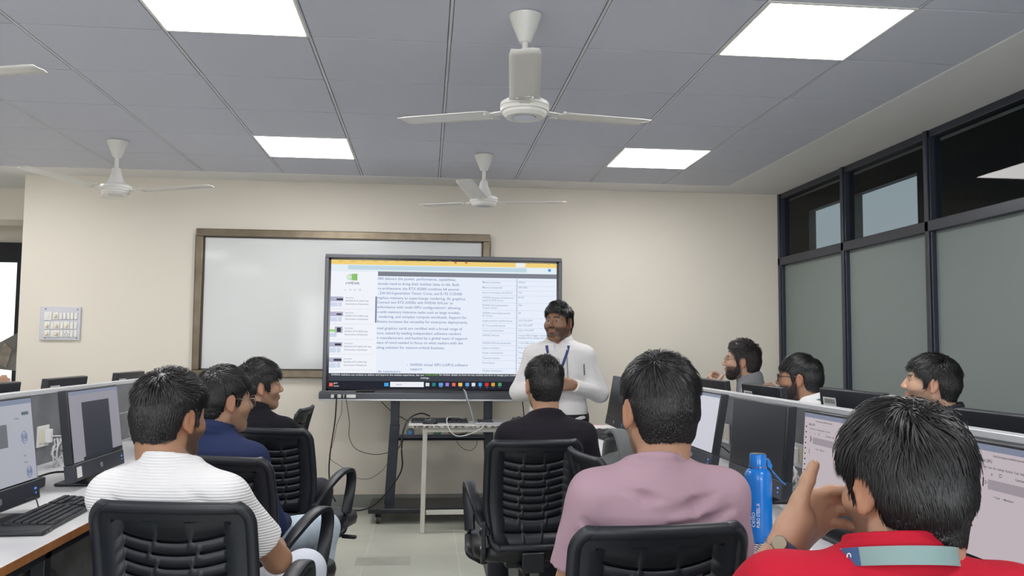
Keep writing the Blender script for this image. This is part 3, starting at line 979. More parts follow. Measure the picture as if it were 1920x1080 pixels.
C_([(880, 788, 6.2), (850, 781, 6.1), (838, 786, 5.98), (843, 806, 5.9), (855, 817, 5.89), (875, 816, 5.89), (900, 805, 5.89), (908, 795, 5.93), (903, 792, 5.96)], 0.0035, M_cable_w, 'white charging cable looped over the front edge of the laptop table')
C_([(830, 805, 6.36), (850, 814, 6.35), (870, 813, 6.35), (885, 806, 6.36)], 0.004, M_cable_b, 'black cable lying in the trolley shelf below the laptop')
C_([(853, 818, 6.57), (862, 836, 6.6), (880, 845, 6.6), (893, 836, 6.6), (895, 818, 6.57)], 0.002, M_cable_b, 'thin cable hanging in a loop below the trolley shelf')
C_([(979, 738, 6.46), (980, 755, 6.5), (982, 775, 6.55), (983, 800, 6.6)], 0.004, M_cable_b, 'black cable hanging from the right side of the display behind the seated man')
# ------------------------------------------------------------------ desks and low partitions
ZD, ZP = 0.75, 1.072
LXF, LXP = -0.985, -1.66        # left desk: front edge, partition face
RXF, RXP = 0.86, 1.43           # right desk: front edge, partition face
LY0, LY1, RY0, RY1 = 0.6, 5.95, 0.9, 5.80


def desk_row(label, xf, xp, y0, y1, spans):
    """spans: y of the leg frames"""
    t = thing('desk', label, 'desk', ((xf + xp) / 2, (y0 + y1) / 2, 0))
    a, b = min(xf, xp), max(xf, xp)
    MB().bx(a, b, y0, y1, ZD - 0.025, ZD).build('worktop', M_marble, t, bevel=0.002, world=True)
    s = 1 if xf > xp else -1
    MB().bx(xf - 0.001 * s, xf + 0.0015 * s, y0, y1, ZD - 0.024, ZD - 0.001).build('edge_band', M_wood, t, world=True)
    for y in spans:
        o = MB().bx(xf - 0.06 * s, xf - 0.10 * s, y - 0.02, y + 0.02, 0, ZD - 0.025).build('leg', M_blackplastic, t, bevel=0.003, world=True)
        MB().bx(xf - 0.10 * s, xp + 0.02 * s, y - 0.02, y + 0.02, ZD - 0.085, ZD - 0.027).build('leg_bracket', M_blackplastic, o, world=True)
    MB().bx(xf - 0.06 * s, xf - 0.09 * s, y0, y1, ZD - 0.075, ZD - 0.026).build('front_rail', M_blackplastic, t, world=True)
    return t


desk_row('left desk row with white marble look top and orange edge', LXF, LXP, LY0, LY1, (0.7, 2.55, 4.3, 5.1))
desk_row('right desk row with white top, holding the blue bottle', RXF, RXP, RY0, RY1, (1.0, 2.7, 4.2, 5.7))
desk_row('desk row behind the left partition, its user side hidden', LXP - 0.70, LXP - 0.05, LY0 + 1.4, LY1 + 0.15, (2.2, 4.2, 6.0))
desk_row('desk row behind the right partition, where three men sit', RXP + 0.66, RXP + 0.05, RY0, RY1, (1.0, 3.0, 5.7))
for nm, x0, x1, y0, y1, lab in (('l', LXP - 0.048, LXP - 0.002, LY0, LY1 + 0.15, 'grey stone look desk partition with pale cap on the left'), ('r', RXP + 0.002, RXP + 0.048, RY0, RY1, 'grey stone look desk partition with pale cap on the right')):
    t = thing('desk_partition', lab, 'partition', ((x0 + x1) / 2, (y0 + y1) / 2, 0))
    MB().bx(x0, x1, y0, y1, 0.0, ZP - 0.018).build('panel', M_greystone, t, world=True)
    MB().bx(x0 - 0.003, x1 + 0.003, y0, y1, ZP - 0.018, ZP).build('cap', M_pframe, t, bevel=0.002, world=True)
    e = y1
    MB().bx(x0 - 0.004, x1 + 0.004, e - 0.012, e + 0.006, 0.0, ZP).build('end_trim', M_pframe, t, world=True)

# ------------------------------------------------------------------ all-in-one computers (local: screen faces -Y)
M_bez = mat('monitor_black', lin(38, 40, 47), 0.35)
M_chin = mat('monitor_chin', lin(52, 55, 63), 0.4)
M_off = mat('screen_off', lin(34, 36, 42), 0.33, spec=0.6)
UI = {}


def screen_mat(name, col, st):
    if name not in UI:
        UI[name] = mat(name, lin(20, 20, 24), 0.35, spec=0.4, emit=(col, st))
    return UI[name]


def make_monitor(label, loc, rz, tilt, kind, W=0.495, z0=0.035, z1=0.345, sticker=False, group='all in one computers on the desk rows', rolled=0.0):
    t = thing('computer_monitor', label, 'computer monitor', loc, rz, group)
    Rt = rot3(-tilt, 0, 0)       # lean the top away from the user (+Y)

    def T(mb, name, m, par=None, **k):
        V = [v @ Rt.T for v in mb.v]
        mb.v = V
        return mb.build(name, m, par or t, **k)
    H = z1
    ch = 0.062
    T(MB().bx(-W / 2, W / 2, 0.0, 0.034, z0 + ch, H).bx(-W / 2 + 0.06, W / 2 - 0.06, 0.034, 0.05, z0 + 0.05, H - 0.07), 'housing', M_bez, bevel=0.004)
    chn = T(MB().bx(-W / 2, W / 2, -0.002, 0.036, z0, z0 + ch), 'chin', M_chin, bevel=0.004)
    lg = MB()
    lg.lathe([(0.0085, -0.0012), (0.0098, -0.0012), (0.0098, 0.0012), (0.0085, 0.0012)], (0, -0.0032, z0 + 0.03), 20, rot3(PI / 2, 0, 0))
    put_text(lg, 'hp', (-0.006, -0.0030, z0 + 0.0265), (1, 0, 0), (0.25, 0, 1), 0.0105)
    T(lg, 'logo_ring', M_silver, chn)
    T(MB().box((W / 2 - 0.03, -0.0026, z0 + 0.036), (0.014, 0.001, 0.006)).box((W / 2 - 0.03, -0.0026, z0 + 0.022), (0.008, 0.001, 0.004)), 'power_light', screen_mat('blue_light', lin(90, 150, 255), 0.9), chn)
    if sticker == 'front':
        st = T(MB().bx(-W / 2 + 0.018, -W / 2 + 0.06, -0.0032, -0.002, z0 + 0.012, z0 + 0.05), 'sticker', M_white, chn)
    sx, s0, s1 = W / 2 - 0.008, z0 + ch + 0.004, H - 0.008
    if kind == 'off':
        T(MB().bx(-sx, sx, -0.0008, 0.002, s0, s1), 'screen', M_off)
    else:
        base = {'grey': ((0.60, 0.62, 0.70, 1), 0.62), 'lavender': ((0.52, 0.50, 0.58, 1), 0.50), 'pink': ((0.66, 0.58, 0.62, 1), 0.72), 'white': ((0.68, 0.68, 0.76, 1), 0.80)}[kind]
        sc_ = T(MB().bx(-sx, sx, -0.0008, 0.002, s0, s1), 'screen', screen_mat('screen_' + kind, *base))
        w_, h_ = 2 * sx, s1 - s0

        def R(name, col, st_, *rects):
            for (a, b, c, d) in rects:
                T(MB().bx(-sx + a * w_, -sx + c * w_, -0.0014, -0.0009, s1 - d * h_, s1 - b * h_), name, screen_mat('ui_%s' % name, col, st_), sc_)

        def Wd(name, col, *items):
            for (tx, a, b, hh) in items:
                mb = MB()
                put_text(mb, tx, (-sx + a * w_, -0.0018, s1 - b * h_), (1, 0, 0), (0, 0, 1), hh * h_ * 1.35)
                T(mb, name, screen_mat('ui_' + name, col, 0.3), sc_)
        dk = lin(66, 62, 76)
        if kind == 'grey':
            R('browser_bar', lin(150, 160, 185), 0.6, (0, 0, 1, 0.06))
            R('page_block', lin(140, 143, 152), 0.5, (0.1, 0.28, 0.66, 0.55))
            R('button', lin(110, 130, 140), 0.5, (0.86, 0.16, 0.95, 0.2))
            Wd('page_text', lin(110, 114, 128), ('Account', 0.76, 0.24, 0.025), ('Settings and privacy', 0.1, 0.24, 0.022), ('Status', 0.84, 0.70, 0.02), ('Storage', 0.84, 0.78, 0.02), ('Continue to the next page', 0.1, 0.62, 0.02))
            for q, (cx, cz, ry) in enumerate(((0.87, 0.47, 0.075), (0.90, 0.90, 0.07))):
                mb = MB()
                for rr in (1.0, 0.6, 0.25):
                    mb.tube([(-sx + cx * w_ + rr * ry * h_ * math.cos(u) * 0.9, -0.0014, s1 - cz * h_ + rr * ry * h_ * math.sin(u)) for u in np.linspace(0, 2 * PI, 17)[:-1]], 0.0011, 4, closed=True)
                T(mb, 'round_icon', screen_mat('ui_round_icon', lin(90, 120, 165), 0.6), sc_)
        elif kind == 'lavender':
            R('browser_bar', lin(150, 150, 175), 0.5, (0, 0, 1, 0.05))
            R('terminal_window', lin(58, 62, 72), 0.55, (0.22, 0.17, 0.78, 1.0))
            R('task_bar', lin(40, 42, 52), 0.4, (0.18, 0.955, 1, 1.0))
            Wd('terminal_text', lin(92, 98, 112), *[('import data as ld  run train step %d' % (k * 7 + 3), 0.25, 0.25 + 0.075 * k, 0.02) for k in range(9)])
        elif kind == 'pink':
            R('browser_bar', lin(152, 156, 196), 0.7, (0, 0, 1, 0.055))
            R('code_cell', lin(186, 176, 184), 0.6, (0.13, 0.30, 0.95, 0.385))
            R('cell_marker', dk, 0.3, (0.095, 0.29, 0.102, 0.37), (0.085, 0.46, 0.088, 0.52))
            Wd('notebook_title', dk, ('Multi GPU', 0.07, 0.155, 0.03))
            Wd('menu_text', dk, ('File  Edit  View  Run  Settings  Runtime  Tools  Help', 0.075, 0.205, 0.02), ('Commands   Code   Text', 0.3, 0.262, 0.022), ('+ Code    + Markdown', 0.17, 0.45, 0.02), ('+', 0.09, 0.262, 0.03), ('x', 0.15, 0.262, 0.03), ('\u25a1', 0.2, 0.262, 0.03), ('\u25b7', 0.11, 0.345, 0.03), ('http://workspace.local/lab/tree/notebook', 0.16, 0.098, 0.02))
            R('side_icon', dk, 0.3, *[(0.022, 0.17 + 0.07 * k, 0.036, 0.19 + 0.07 * k) for k in range(9)])
        elif kind == 'white':
            R('browser_bar', lin(176, 178, 205), 0.75, (0, 0, 1, 0.05))
    # neck and foot
    MB().box((0, 0.075, 0.10), (0.16, 0.012, 0.19), rot3(0.25, 0, 0)).build('neck', M_blackplastic, t, bevel=0.003)
    MB().bx(-0.12, 0.12, -0.04, 0.13, 0.0, 0.012).build('foot', M_blackplastic, t, bevel=0.005)
    if sticker == 'back':
        T(MB().bx(W / 2 - 0.14, W / 2 - 0.03, 0.0335, 0.0352, H - 0.085, H - 0.035), 'asset_label', M_white)
        mb = MB()
        for k in range(9):
            mb.bx(W / 2 - 0.13 + 0.010 * k, W / 2 - 0.126 + 0.010 * k, 0.035, 0.0358, H - 0.06, H - 0.042)
        T(mb, 'label_print', M_dark)
    return t


PL, PR = PI / 2, -PI / 2
make_monitor('monitor at the left edge showing a pale account page', (-1.215, 2.635, ZD), PL - 0.02, 0.13, 'grey', z1=0.362)
make_monitor('left desk monitor with a dark window on a lavender screen', (-1.225, 3.44, ZD), PL, 0.13, 'lavender', z1=0.362, sticker='front')
make_monitor('left desk monitor furthest along, mostly hidden by heads', (-1.25, 4.45, ZD), PL, 0.12, 'grey', z1=0.345)
make_monitor('right desk monitor nearest the camera with notebook page at right edge', (1.135, 1.49, ZD), PR, 0.07, 'pink', z1=0.342)
make_monitor('monitor with a pink notebook page, half hidden behind the raised hand', (1.145, 2.31, ZD), PR, 0.07, 'pink', z1=0.342)
make_monitor('switched off black screen behind the blue bottle', (1.155, 2.96, ZD), PR, 0.08, 'off', z1=0.342)
make_monitor('monitor with a blank white screen right of the mauve shirt man', (1.155, 3.68, ZD), PR, 0.17, 'white', z1=0.348)
make_monitor('switched off monitor at far end of right desk, beside standing presenter', (1.165, 5.29, ZD), PR, 0.17, 'off', z1=0.352)
# backs of the computers on the far sides of the partitions
BK = 'computers seen from behind over the partitions'
make_monitor('black monitor back over the left partition, below the switchboard', (-1.93, 4.70, ZD), PR, 0.1, 'white', z1=0.352, sticker='back', group=BK)
make_monitor('black monitor back over the left partition, nearest the whiteboard', (-1.93, 5.66, ZD), PR, 0.1, 'white', z1=0.352, sticker='back', group=BK)
make_monitor('black monitor back at the left edge, in front of the white door', (-1.93, 3.92, ZD), PR, 0.1, 'white', z1=0.352, group=BK)
make_monitor('black monitor back in front of the man in the grey jacket', (1.72, 4.87, ZD), PL, 0.1, 'white', z1=0.352, group=BK)
make_monitor('black monitor back in front of the bespectacled man in white', (1.72, 4.12, ZD), PL, 0.1, 'white', z1=0.352, sticker='back', group=BK)
make_monitor('black monitor back in front of the right partition dark glass, left of red shirt man', (1.72, 3.22, ZD), PL, 0.1, 'white', z1=0.372, sticker='back', group=BK)
make_monitor('black monitor back at the right edge over the partition', (1.72, 2.30, ZD), PL, 0.1, 'white', z1=0.352, group=BK)

# keyboards, mice and small gear
KG = 'black keyboards on the desks'
make_keyboard('black keyboard on the left desk beside the white shirt man', (-1.115, 2.77, ZD), PL + 0.04, KG)
make_keyboard('black keyboard in front of the far right desk monitor', (1.055, 5.06, ZD), PR + 0.12, KG)
make_keyboard('black keyboard under the backpack on the right desk', (1.02, 4.16, ZD), PR + 0.05, KG)
make_mouse('black mouse on the left desk at the end of the keyboard', (-1.125, 3.10, ZD), 0.1)
make_mouse('black mouse on the right desk behind the mauve shirt man ear', (1.125, 4.80, ZD), 0.5)
t = thing('power_bank', 'slim black slab lying on the left desk in front of the keyboard', 'power bank', (-1.11, 2.515, ZD), 0.05)
MB().bx(-0.14, 0.075, -0.038, 0.038, 0, 0.016).build('case', M_blackplastic, t, bevel=0.005)
MB().bx(0.0755, 0.0765, -0.02, -0.008, 0.004, 0.009).bx(0.0755, 0.0765, 0.004, 0.016, 0.004, 0.009).build('port', M_grey, t)
t = thing('mini_computer', 'small black box computer under the lavender monitor', 'computer', (-1.46, 3.24, ZD), PL)
MB().bx(-0.10, 0.10, -0.07, 0.09, 0.0, 0.034).build('case', M_blackplastic, t, bevel=0.004)
MB().bx(-0.09, 0.09, -0.0715, -0.0695, 0.006, 0.028).build('front_grille', M_grey, t)


def socket(label, x, y, z, face, plug='white'):
    t = thing('wall_socket', label, 'socket', (x, y, z), 0, 'white sockets on the desk partitions')
    s = face
    MB().bx(0, 0.008 * s, -0.055, 0.055, -0.045, 0.045).build('plate', M_white, t, bevel=0.002)
    MB().bx(0.008 * s, 0.011 * s, -0.04, -0.005, -0.03, 0.03).build('switch', M_ivory, t, bevel=0.001)
    p = MB().bx(0.008 * s, 0.032 * s, 0.008, 0.036, -0.03, 0.028).build('plug', M_white, t, bevel=0.003)
    return t


socket('white partition socket with a plug between the two left monitors', LXP - 0.001, 3.93, 0.872, 1)
socket('white partition socket beside the screen of the mauve shirt man', RXP + 0.001, 3.99, 0.875, -1)
socket('white partition socket between black screen and raised thumb', RXP + 0.001, 3.16, 0.872, -1)
socket('white partition socket by the head of the red shirt man', RXP + 0.001, 2.16, 0.86, -1)


def coil(label, c, r, m, turns, ax, seed, rad=0.0028):
    rnd = random.Random(seed)
    pts = []
    for k in range(turns * 10):
        a = 2 * PI * k / 10
        rr = r * (0.75 + 0.35 * rnd.random())
        q = (rr * math.cos(a), rr * 1.2 * math.sin(a))
        pts.append((c[0] + (rnd.random() - .5) * 0.03, c[1] + q[0], c[2] + q[1]) if ax == 'x' else (c[0] + q[0], c[1] + q[1], c[2] + rnd.random() * 0.02))
    return pts


pts = [(LXP + 0.03, 3.95, 0.87), (LXP + 0.06, 4.0, 0.86), (LXP + 0.06, 3.98, 0.81)] + coil('', (LXP + 0.10, 3.86, 0.81), 0.05, None, 5, 'x', 3)
cable(pts, 0.0032, M_cable_w, 'bundled white cable hanging from the left desk socket', smooth=5)
pts = [(LXP + 0.02, 4.75, 0.90), (LXP + 0.05, 4.95, 0.90), (LXP + 0.05, 4.98, 0.84)] + coil('', (LXP + 0.06, 4.92, 0.80), 0.04, None, 4, 'x', 5)
cable(pts, 0.003, mat('pale_grey_cable', lin(160, 162, 166), 0.5), 'grey cable looped on the partition behind the lavender monitor', smooth=5)
pts = [(RXP - 0.03, 3.18, 0.872), (RXP - 0.05, 3.26, 0.875), (RXP - 0.05, 3.30, 0.84), (RXP - 0.05, 3.28, 0.78)] + coil('', (RXP - 0.07, 3.10, 0.80), 0.04, None, 4, 'x', 8)
cable(pts, 0.0036, M_cable_w, 'bundled white cable beside the raised thumb on the right desk', smooth=5)
cable([(RXP - 0.03, 4.01, 0.875), (RXP - 0.05, 4.12, 0.872), (RXP - 0.05, 4.18, 0.86), (RXP - 0.05, 4.2, 0.76)], 0.0036, M_cable_w, 'short white plug lead at the socket by the mauve shirt man', smooth=6)
cable([(RXP - 0.03, 3.86, 0.80), (RXP - 0.08, 3.84, 0.83), (RXP - 0.10, 3.83, 0.79), (RXP - 0.11, 3.82, 0.754)], 0.003, M_cable_b, 'black lead arching behind the black screen on right desk', smooth=6)
cable([(RXP - 0.03, 2.17, 0.84), (RXP - 0.08, 2.16, 0.81), (RXP - 0.14, 2.15, 0.79), (RXP - 0.11, 2.14, 0.77), (RXP - 0.16, 2.1, 0.754)], 0.004, M_cable_b, 'black lead dropping from the socket by the red shirt man head', smooth=6)
cable([(-1.20, 2.74, 0.80), (-1.19, 2.79, 0.80), (-1.16, 2.77, 0.765), (-1.13, 2.86, 0.758), (-1.16, 2.99, 0.756)], 0.0022, M_cable_b, 'thin black lead curling from the near left monitor to keyboard', smooth=6)
pts = [(-1.40, 3.66, 0.76), (-1.36, 3.55, 0.77), (-1.30, 3.5, 0.762), (-1.34, 3.42, 0.79), (-1.38, 3.58, 0.77), (-1.30, 3.64, 0.765), (-1.28, 3.5, 0.77), (-1.40, 3.45, 0.785), (-1.45, 3.3, 0.77)]
cable(pts, 0.004, M_cable_b, 'tangled black cables on the left desk behind the lavender monitor', smooth=6)

# bottle, papers, tray, bag
t = thing('water_bottle', 'blue steel water bottle with white lettering on the right desk', 'bottle', (0.915, 2.30, ZD))
M_blue = mat('blue_enamel', lin(18, 122, 214), 0.22, spec=0.5, coat=0.3)
bo = MB().lathe([(0.0, 0), (0.034, 0), (0.0365, 0.003), (0.0365, 0.008), (0.037, 0.02), (0.037, 0.172), (0.035, 0.186), (0.029, 0.195), (0.0255, 0.197), (0.0, 0.197)], n=40).build('body', M_blue, t, smooth=True, keep_sharp=50)
MB().lathe([(0.0, 0.197), (0.0245, 0.197), (0.0245, 0.202), (0.0225, 0.2035), (0.0225, 0.235), (0.021, 0.238), (0.0, 0.238)], n=32).build('cap', M_blue, t, smooth=True, keep_sharp=40)
MB().lathe([(0.0, 0.2381), (0.019, 0.2381), (0.0195, 0.239), (0.0, 0.240)], n=32).lathe([(0.0235, 0.2025), (0.0248, 0.2025), (0.0248, 0.2045), (0.0235, 0.2045)], n=32).build('chrome_trim', M_chrome, t)
MB().sweep(smooth_path([(0.020, 0.0, 0.222), (0.028, 0, 0.224), (0.031, -0.004, 0.21), (0.034, -0.01, 0.197), (0.052, -0.012, 0.174), (0.072, -0.012, 0.155)], 6), [(-0.007, -0.0012), (0.007, -0.0012), (0.007, 0.0012), (-0.007, 0.0012)], up=(0, 0, 1)).build('carry_strap', mat('blue_strap', lin(30, 120, 200), 0.5), t, smooth=True)
lt = []
for body, hx, sz, a0 in (('cello', 0.030, 0.0195, -2.40), ('PURO STEEL-X', 0.030, 0.0125, -2.06)):
    V, Fs = text_geo(body)
    V = V.copy()
    zz = 0.044 + V[:, 0] * sz * (1.1 if body == 'cello' else 0.80)
    aa = a0 - (V[:, 1] * sz) / 0.0372
    aa = a0 - (V[:, 1] * sz - 0.008) / 0.0372
    MB().add(np.stack([0.0383 * np.cos(aa), 0.0383 * np.sin(aa), zz], 1), Fs).build('lettering', mat('white_print_' + body[:5].lower(), lin(236, 240, 244), 0.5), bo)
t = tag(MB().bx(0.985, 1.20, 5.42, 5.79, ZD, ZD + 0.002).build('paper_sheet', mat('pink_paper', lin(232, 176, 190), 0.7)), 'pink paper sheet on the far end of right desk', 'paper')
t = tag(MB().box((1.115, 5.55, ZD + 0.0032), (0.20, 0.30, 0.002), rot3(0, 0, 0.12)).build('paper_sheet', mat('white_paper', lin(232, 230, 230), 0.7)), 'white paper sheet on top of pink sheet on the right desk', 'paper')
t = thing('printed_cloth', 'white desk cloth with crossing black lines beneath the blue bottle', 'mat', (0.90, 2.24, ZD))
MB().bx(-0.075, 0.12, -0.09, 0.10, 0.0, 0.0015).build('sheet', M_white, t)
g = MB()
for k in range(9):
    g.box((-0.05 + 0.0175 * k, 0.005, 0.0018), (0.0022, 0.17, 0.0012), rot3(0, 0, 0.25))
for k in range(8):
    g.box((0.02, -0.07 + 0.02 * k, 0.0018), (0.17, 0.0022, 0.0012), rot3(0, 0, 0.2))
g.build('line_print', M_dark, t)


# ------------------------------------------------------------------ office chairs (local: sitter faces +Y, origin on the floor)
def make_chair(label, loc, rz):
    t = thing('office_chair', label, 'office chair', loc, rz, 'black mesh back office chairs')
    ZB_, ZT_ = 0.405, 0.875
    HW = 0.215

    def half(z):
        w = HW - 0.030 * max(0, (0.60 - z) / 0.2) ** 1.2
        r = 0.05
        d = z - (ZT_ - r)
        if d > 0:
            w -= r - math.sqrt(max(0, r * r - d * d))
        d = (ZB_ + r) - z
        if d > 0:
            w -= r - math.sqrt(max(0, r * r - d * d))
        return w

    def ypos(u, z):
        tt = (z - ZB_) / (ZT_ - ZB_)
        return -0.225 - 0.055 * tt + 0.03 * math.sin(PI * tt) * 0.9 + 0.025 * (u / HW) ** 2
    # slotted panel
    zs, slot = [ZB_ + 0.002], []
    z = 0.475
    k = 0
    while z < 0.80:
        zs += [z, z + 0.0095]
        slot.append(len(zs) - 2)
        z += 0.0345 if k else 0.055
        k += 1
    zs += [0.825, 0.835, 0.844, 0.852, 0.860, 0.866, 0.8705, 0.8735, ZT_]
    us = [-1, -0.9, -0.8, -0.72]
    inner = list(np.linspace(-0.62, 0.62, 33))
    us = us + inner + [0.72, 0.8, 0.9, 1]
    V, Fs = [], []
    nu = len(us)
    for i, z in enumerate(zs):
        for u in us:
            arc = 0.020 * (u / 0.62) ** 2 if (abs(u) < 0.63 and 0.5 < z < 0.83) else (0.02 * max(0, 1 - (abs(u) - 0.62) / 0.1) if 0.5 < z < 0.83 else 0)
            x = u * half(z)
            y = ypos(x, z) + (0.010 if abs(u) < 0.66 and 0.44 < z < 0.83 else 0)
            V.append((x, y, z + arc))
    for i in range(len(zs) - 1):
        for j in range(nu - 1):
            if i in slot and 4 <= j < 4 + 32:
                jj = j - 4
                st = (slot.index(i) % 2)
                if jj not in ((10 - 2 * st, 21 + 2 * st)):
                    continue
            Fs.append((i * nu + j, i * nu + j + 1, (i + 1) * nu + j + 1, (i + 1) * nu + j))
    MB().add(V, Fs).build('back_panel', M_chairback, t, smooth=True, solid=0.008)
    # mesh fabric on the sitter's side
    V, Fs = [], []
    for i in range(13):
        z = 0.45 + 0.40 * i / 12
        for j in range(9):
            x = (-0.16 + 0.32 * j / 8)
            V.append((x, ypos(x, z) + 0.030, z))
    for i in range(12):
        for j in range(8):
            Fs.append((i * 9 + j, i * 9 + j + 1, (i + 1) * 9 + j + 1, (i + 1) * 9 + j))
    MB().add(V, Fs).build('back_mesh', M_meshfab, t, smooth=True, solid=0.003)
    # raised rim
    path = []
    rim = [ZB_ + 0.05 * (1 - math.sin(a)) for a in np.linspace(1.35, 0, 8)] + list(np.linspace(ZB_ + 0.06, ZT_ - 0.06, 16)) + [ZT_ - 0.05 * (1 - math.sin(a)) for a in np.linspace(0, 1.35, 8)]
    left = [(-half(z) + 0.014, z) for z in rim]
    top = [(-half(ZT_ - 0.002) + 0.01 + (2 * half(ZT_ - 0.002) - 0.02) * k / 8, ZT_ - 0.008) for k in range(9)]
    right = [(half(z) - 0.014, z) for z in rim[::-1]]
    bot = [(half(ZB_ + 0.002) - 0.01 - (2 * half(ZB_ + 0.002) - 0.02) * k / 8, ZB_ + 0.010) for k in range(9)]
    path = [(x, ypos(x, z) - 0.002, z) for x, z in left + top + right + bot]
    prof = [(0.016 * math.cos(2 * PI * k / 10), 0.013 * math.sin(2 * PI * k / 10)) for k in range(10)]
    MB().sweep(path, prof, up=(0, 1, 0), closed=True).build('back_rim', M_chairback, t, smooth=True)
    # seat
    n = 28
    def rr(hw, hd, r):
        pts = []
        for cx, cy, a0 in ((hw - r, hd - r, 0), (-hw + r, hd - r, PI / 2), (-hw + r, -hd + r, PI), (hw - r, -hd + r, 1.5 * PI)):
            for k in range(7):
                a = a0 + PI / 2 * k / 6
                pts.append((cx + r * math.cos(a), cy + r * math.sin(a)))
        return pts
    V, Fs = [], []
    lay = [(0.90, 0.345), (1.0, 0.36), (1.02, 0.385), (1.0, 0.41), (0.93, 0.425), (0.7, 0.432), (0.3, 0.434)]
    base = rr(0.24, 0.235, 0.09)
    m = len(base)
    for s_, z in lay:
        V += [(x * s_, y * s_ + 0.04, z) for x, y in base]
    for i in range(len(lay) - 1):
        for k in range(m):
            l = (k + 1) % m
            Fs.append((i * m + k, i * m + l, (i + 1) * m + l, (i + 1) * m + k))
    Fs.append(tuple(range(m - 1, -1, -1)))
    Fs.append(tuple((len(lay) - 1) * m + k for k in range(m)))
    MB().add(V, Fs).build('seat', M_leather, t, smooth=True, keep_sharp=60)
    MB().bx(-0.10, 0.10, -0.12, 0.14, 0.305, 0.346).bx(-0.05, 0.05, -0.24, -0.1, 0.312, 0.335).bx(-0.05, 0.05, -0.245, -0.232, 0.315, 0.40).build('seat_mechanism', M_blackplastic, t, bevel=0.006)
    lv = MB().tube([(0.10, 0.03, 0.325), (0.24, 0.05, 0.322)], 0.006, 8).build('tilt_lever', M_chrome, t, smooth=True)
    MB().bx(0.235, 0.31, 0.038, 0.064, 0.313, 0.331).build('lever_grip', M_blackplastic, lv, bevel=0.006)
    # loop armrests
    for s in (-1, 1):
        pth = smooth_path([(s * 0.205, -0.215, 0.47), (s * 0.215, -0.20, 0.52), (s * 0.236, -0.13, 0.59), (s * 0.246, -0.02, 0.64), (s * 0.250, 0.075, 0.65), (s * 0.248, 0.115, 0.61), (s * 0.244, 0.105, 0.52), (s * 0.240, 0.06, 0.40), (s * 0.24, 0.0, 0.345), (s * 0.20, -0.10, 0.335)], 6)
        prof = [(0.026 * math.copysign(abs(math.cos(q)) ** 0.6, math.cos(q)), 0.011 * math.copysign(abs(math.sin(q)) ** 0.6, math.sin(q))) for q in (2 * PI * k / 12 for k in range(12))]
        up = []
        a = MB().sweep(pth, prof, up=(0, 0.35, 0.93)).build('armrest', M_chairback, t, smooth=True)
        # plate from the loop to the back with two bolts
        MB().prism([(-0.245, 0.40), (-0.20, 0.345), (-0.17, 0.36), (-0.185, 0.46), (-0.175, 0.535), (-0.235, 0.53)], s * 0.205, s * 0.222, lambda p, q, h: (h, p, q)).build('arm_plate', M_chairback, a, bevel=0.004)
        for (yy, zz) in ((-0.21, 0.50), (-0.205, 0.42)):
            MB().cyl((s * 0.221, yy, zz), (s * 0.226, yy, zz), 0.009, 0.006, 10).build('bolt', M_chrome, a)
    # base
    MB().cyl((0, 0, 0.10), (0, 0, 0.31), 0.027, n=18).build('gas_lift', M_blackplastic, t, smooth=True)
    MB().cyl((0, 0, 0.055), (0, 0, 0.125), 0.045, 0.035, 20).build('base_hub', M_blackplastic, t, bevel=0.004)
    for k in range(5):
        a = 2 * PI * k / 5 + 0.3
        c, s_ = math.cos(a), math.sin(a)
        lg = MB().sweep([(0.02 * c, 0.02 * s_, 0.095), (0.16 * c, 0.16 * s_, 0.085), (0.29 * c, 0.29 * s_, 0.068)], [(-0.022, -0.014), (0.022, -0.014), (0.016, 0.014), (-0.016, 0.014)], scale=[1.1, 1.0, 0.8]).build('base_leg', M_blackplastic, t, bevel=0.004)
        MB().cyl((0.285 * c - 0.022 * s_, 0.285 * s_ + 0.022 * c, 0.027), (0.285 * c + 0.022 * s_, 0.285 * s_ - 0.022 * c, 0.027), 0.027, n=18).cyl((0.285 * c, 0.285 * s_, 0.03), (0.285 * c, 0.285 * s_, 0.07), 0.008, n=8).build('caster', M_blackplastic, lg, bevel=0.003)
    return t


D2R = PI / 180
chair0 = None


def chair(px_back, y_back, heading, label):
    """the middle of the backrest top at (x, y); heading clockwise from +Y"""
    global chair0
    h = heading * D2R
    x, y = px_back + 0.265 * math.sin(h), y_back + 0.265 * math.cos(h)
    if chair0 is None:
        chair0 = make_chair(label, (x, y, 0), -h)
        return chair0
    return dup(chair0, loc=(x, y, 0), rz=-h, label=label)


CH = {}
CH['white'] = chair(-0.636, 2.25, 8, 'black office chair under the man in the ribbed white shirt')
CH['navy'] = chair(-0.735, 3.15, 20, 'black office chair under the man in the navy shirt')
CH['black'] = chair(-0.735, 4.20, 20, 'black office chair with loop armrest under the man in the black collared shirt')
CH['center'] = chair(0.47, 3.66, -3, 'black office chair under the man in the black tee with chain')
CH['mauve'] = chair(0.535, 1.905, -6, 'black office chair in the foreground under the man in mauve')
CH['red'] = chair(0.72, 1.00, -10, 'black office chair under the man in the red shirt, mostly below the frame')
CH['spare'] = chair(0.60, 3.22, 82, 'empty black office chair turned to the right desk, carrying the grey backpack')
CH['spare2'] = chair(-0.76, 5.62, -85, 'empty black office chair near front wall, only its backrest corner showing')
# ------------------------------------------------------------------ smooth solids: rounded shapes blended into one skin
def smin(a, b, k):
    if k <= 0:
        return np.minimum(a, b)
    h = np.maximum(k - np.abs(a - b), 0) / k
    return np.minimum(a, b) - h * h * k * 0.25


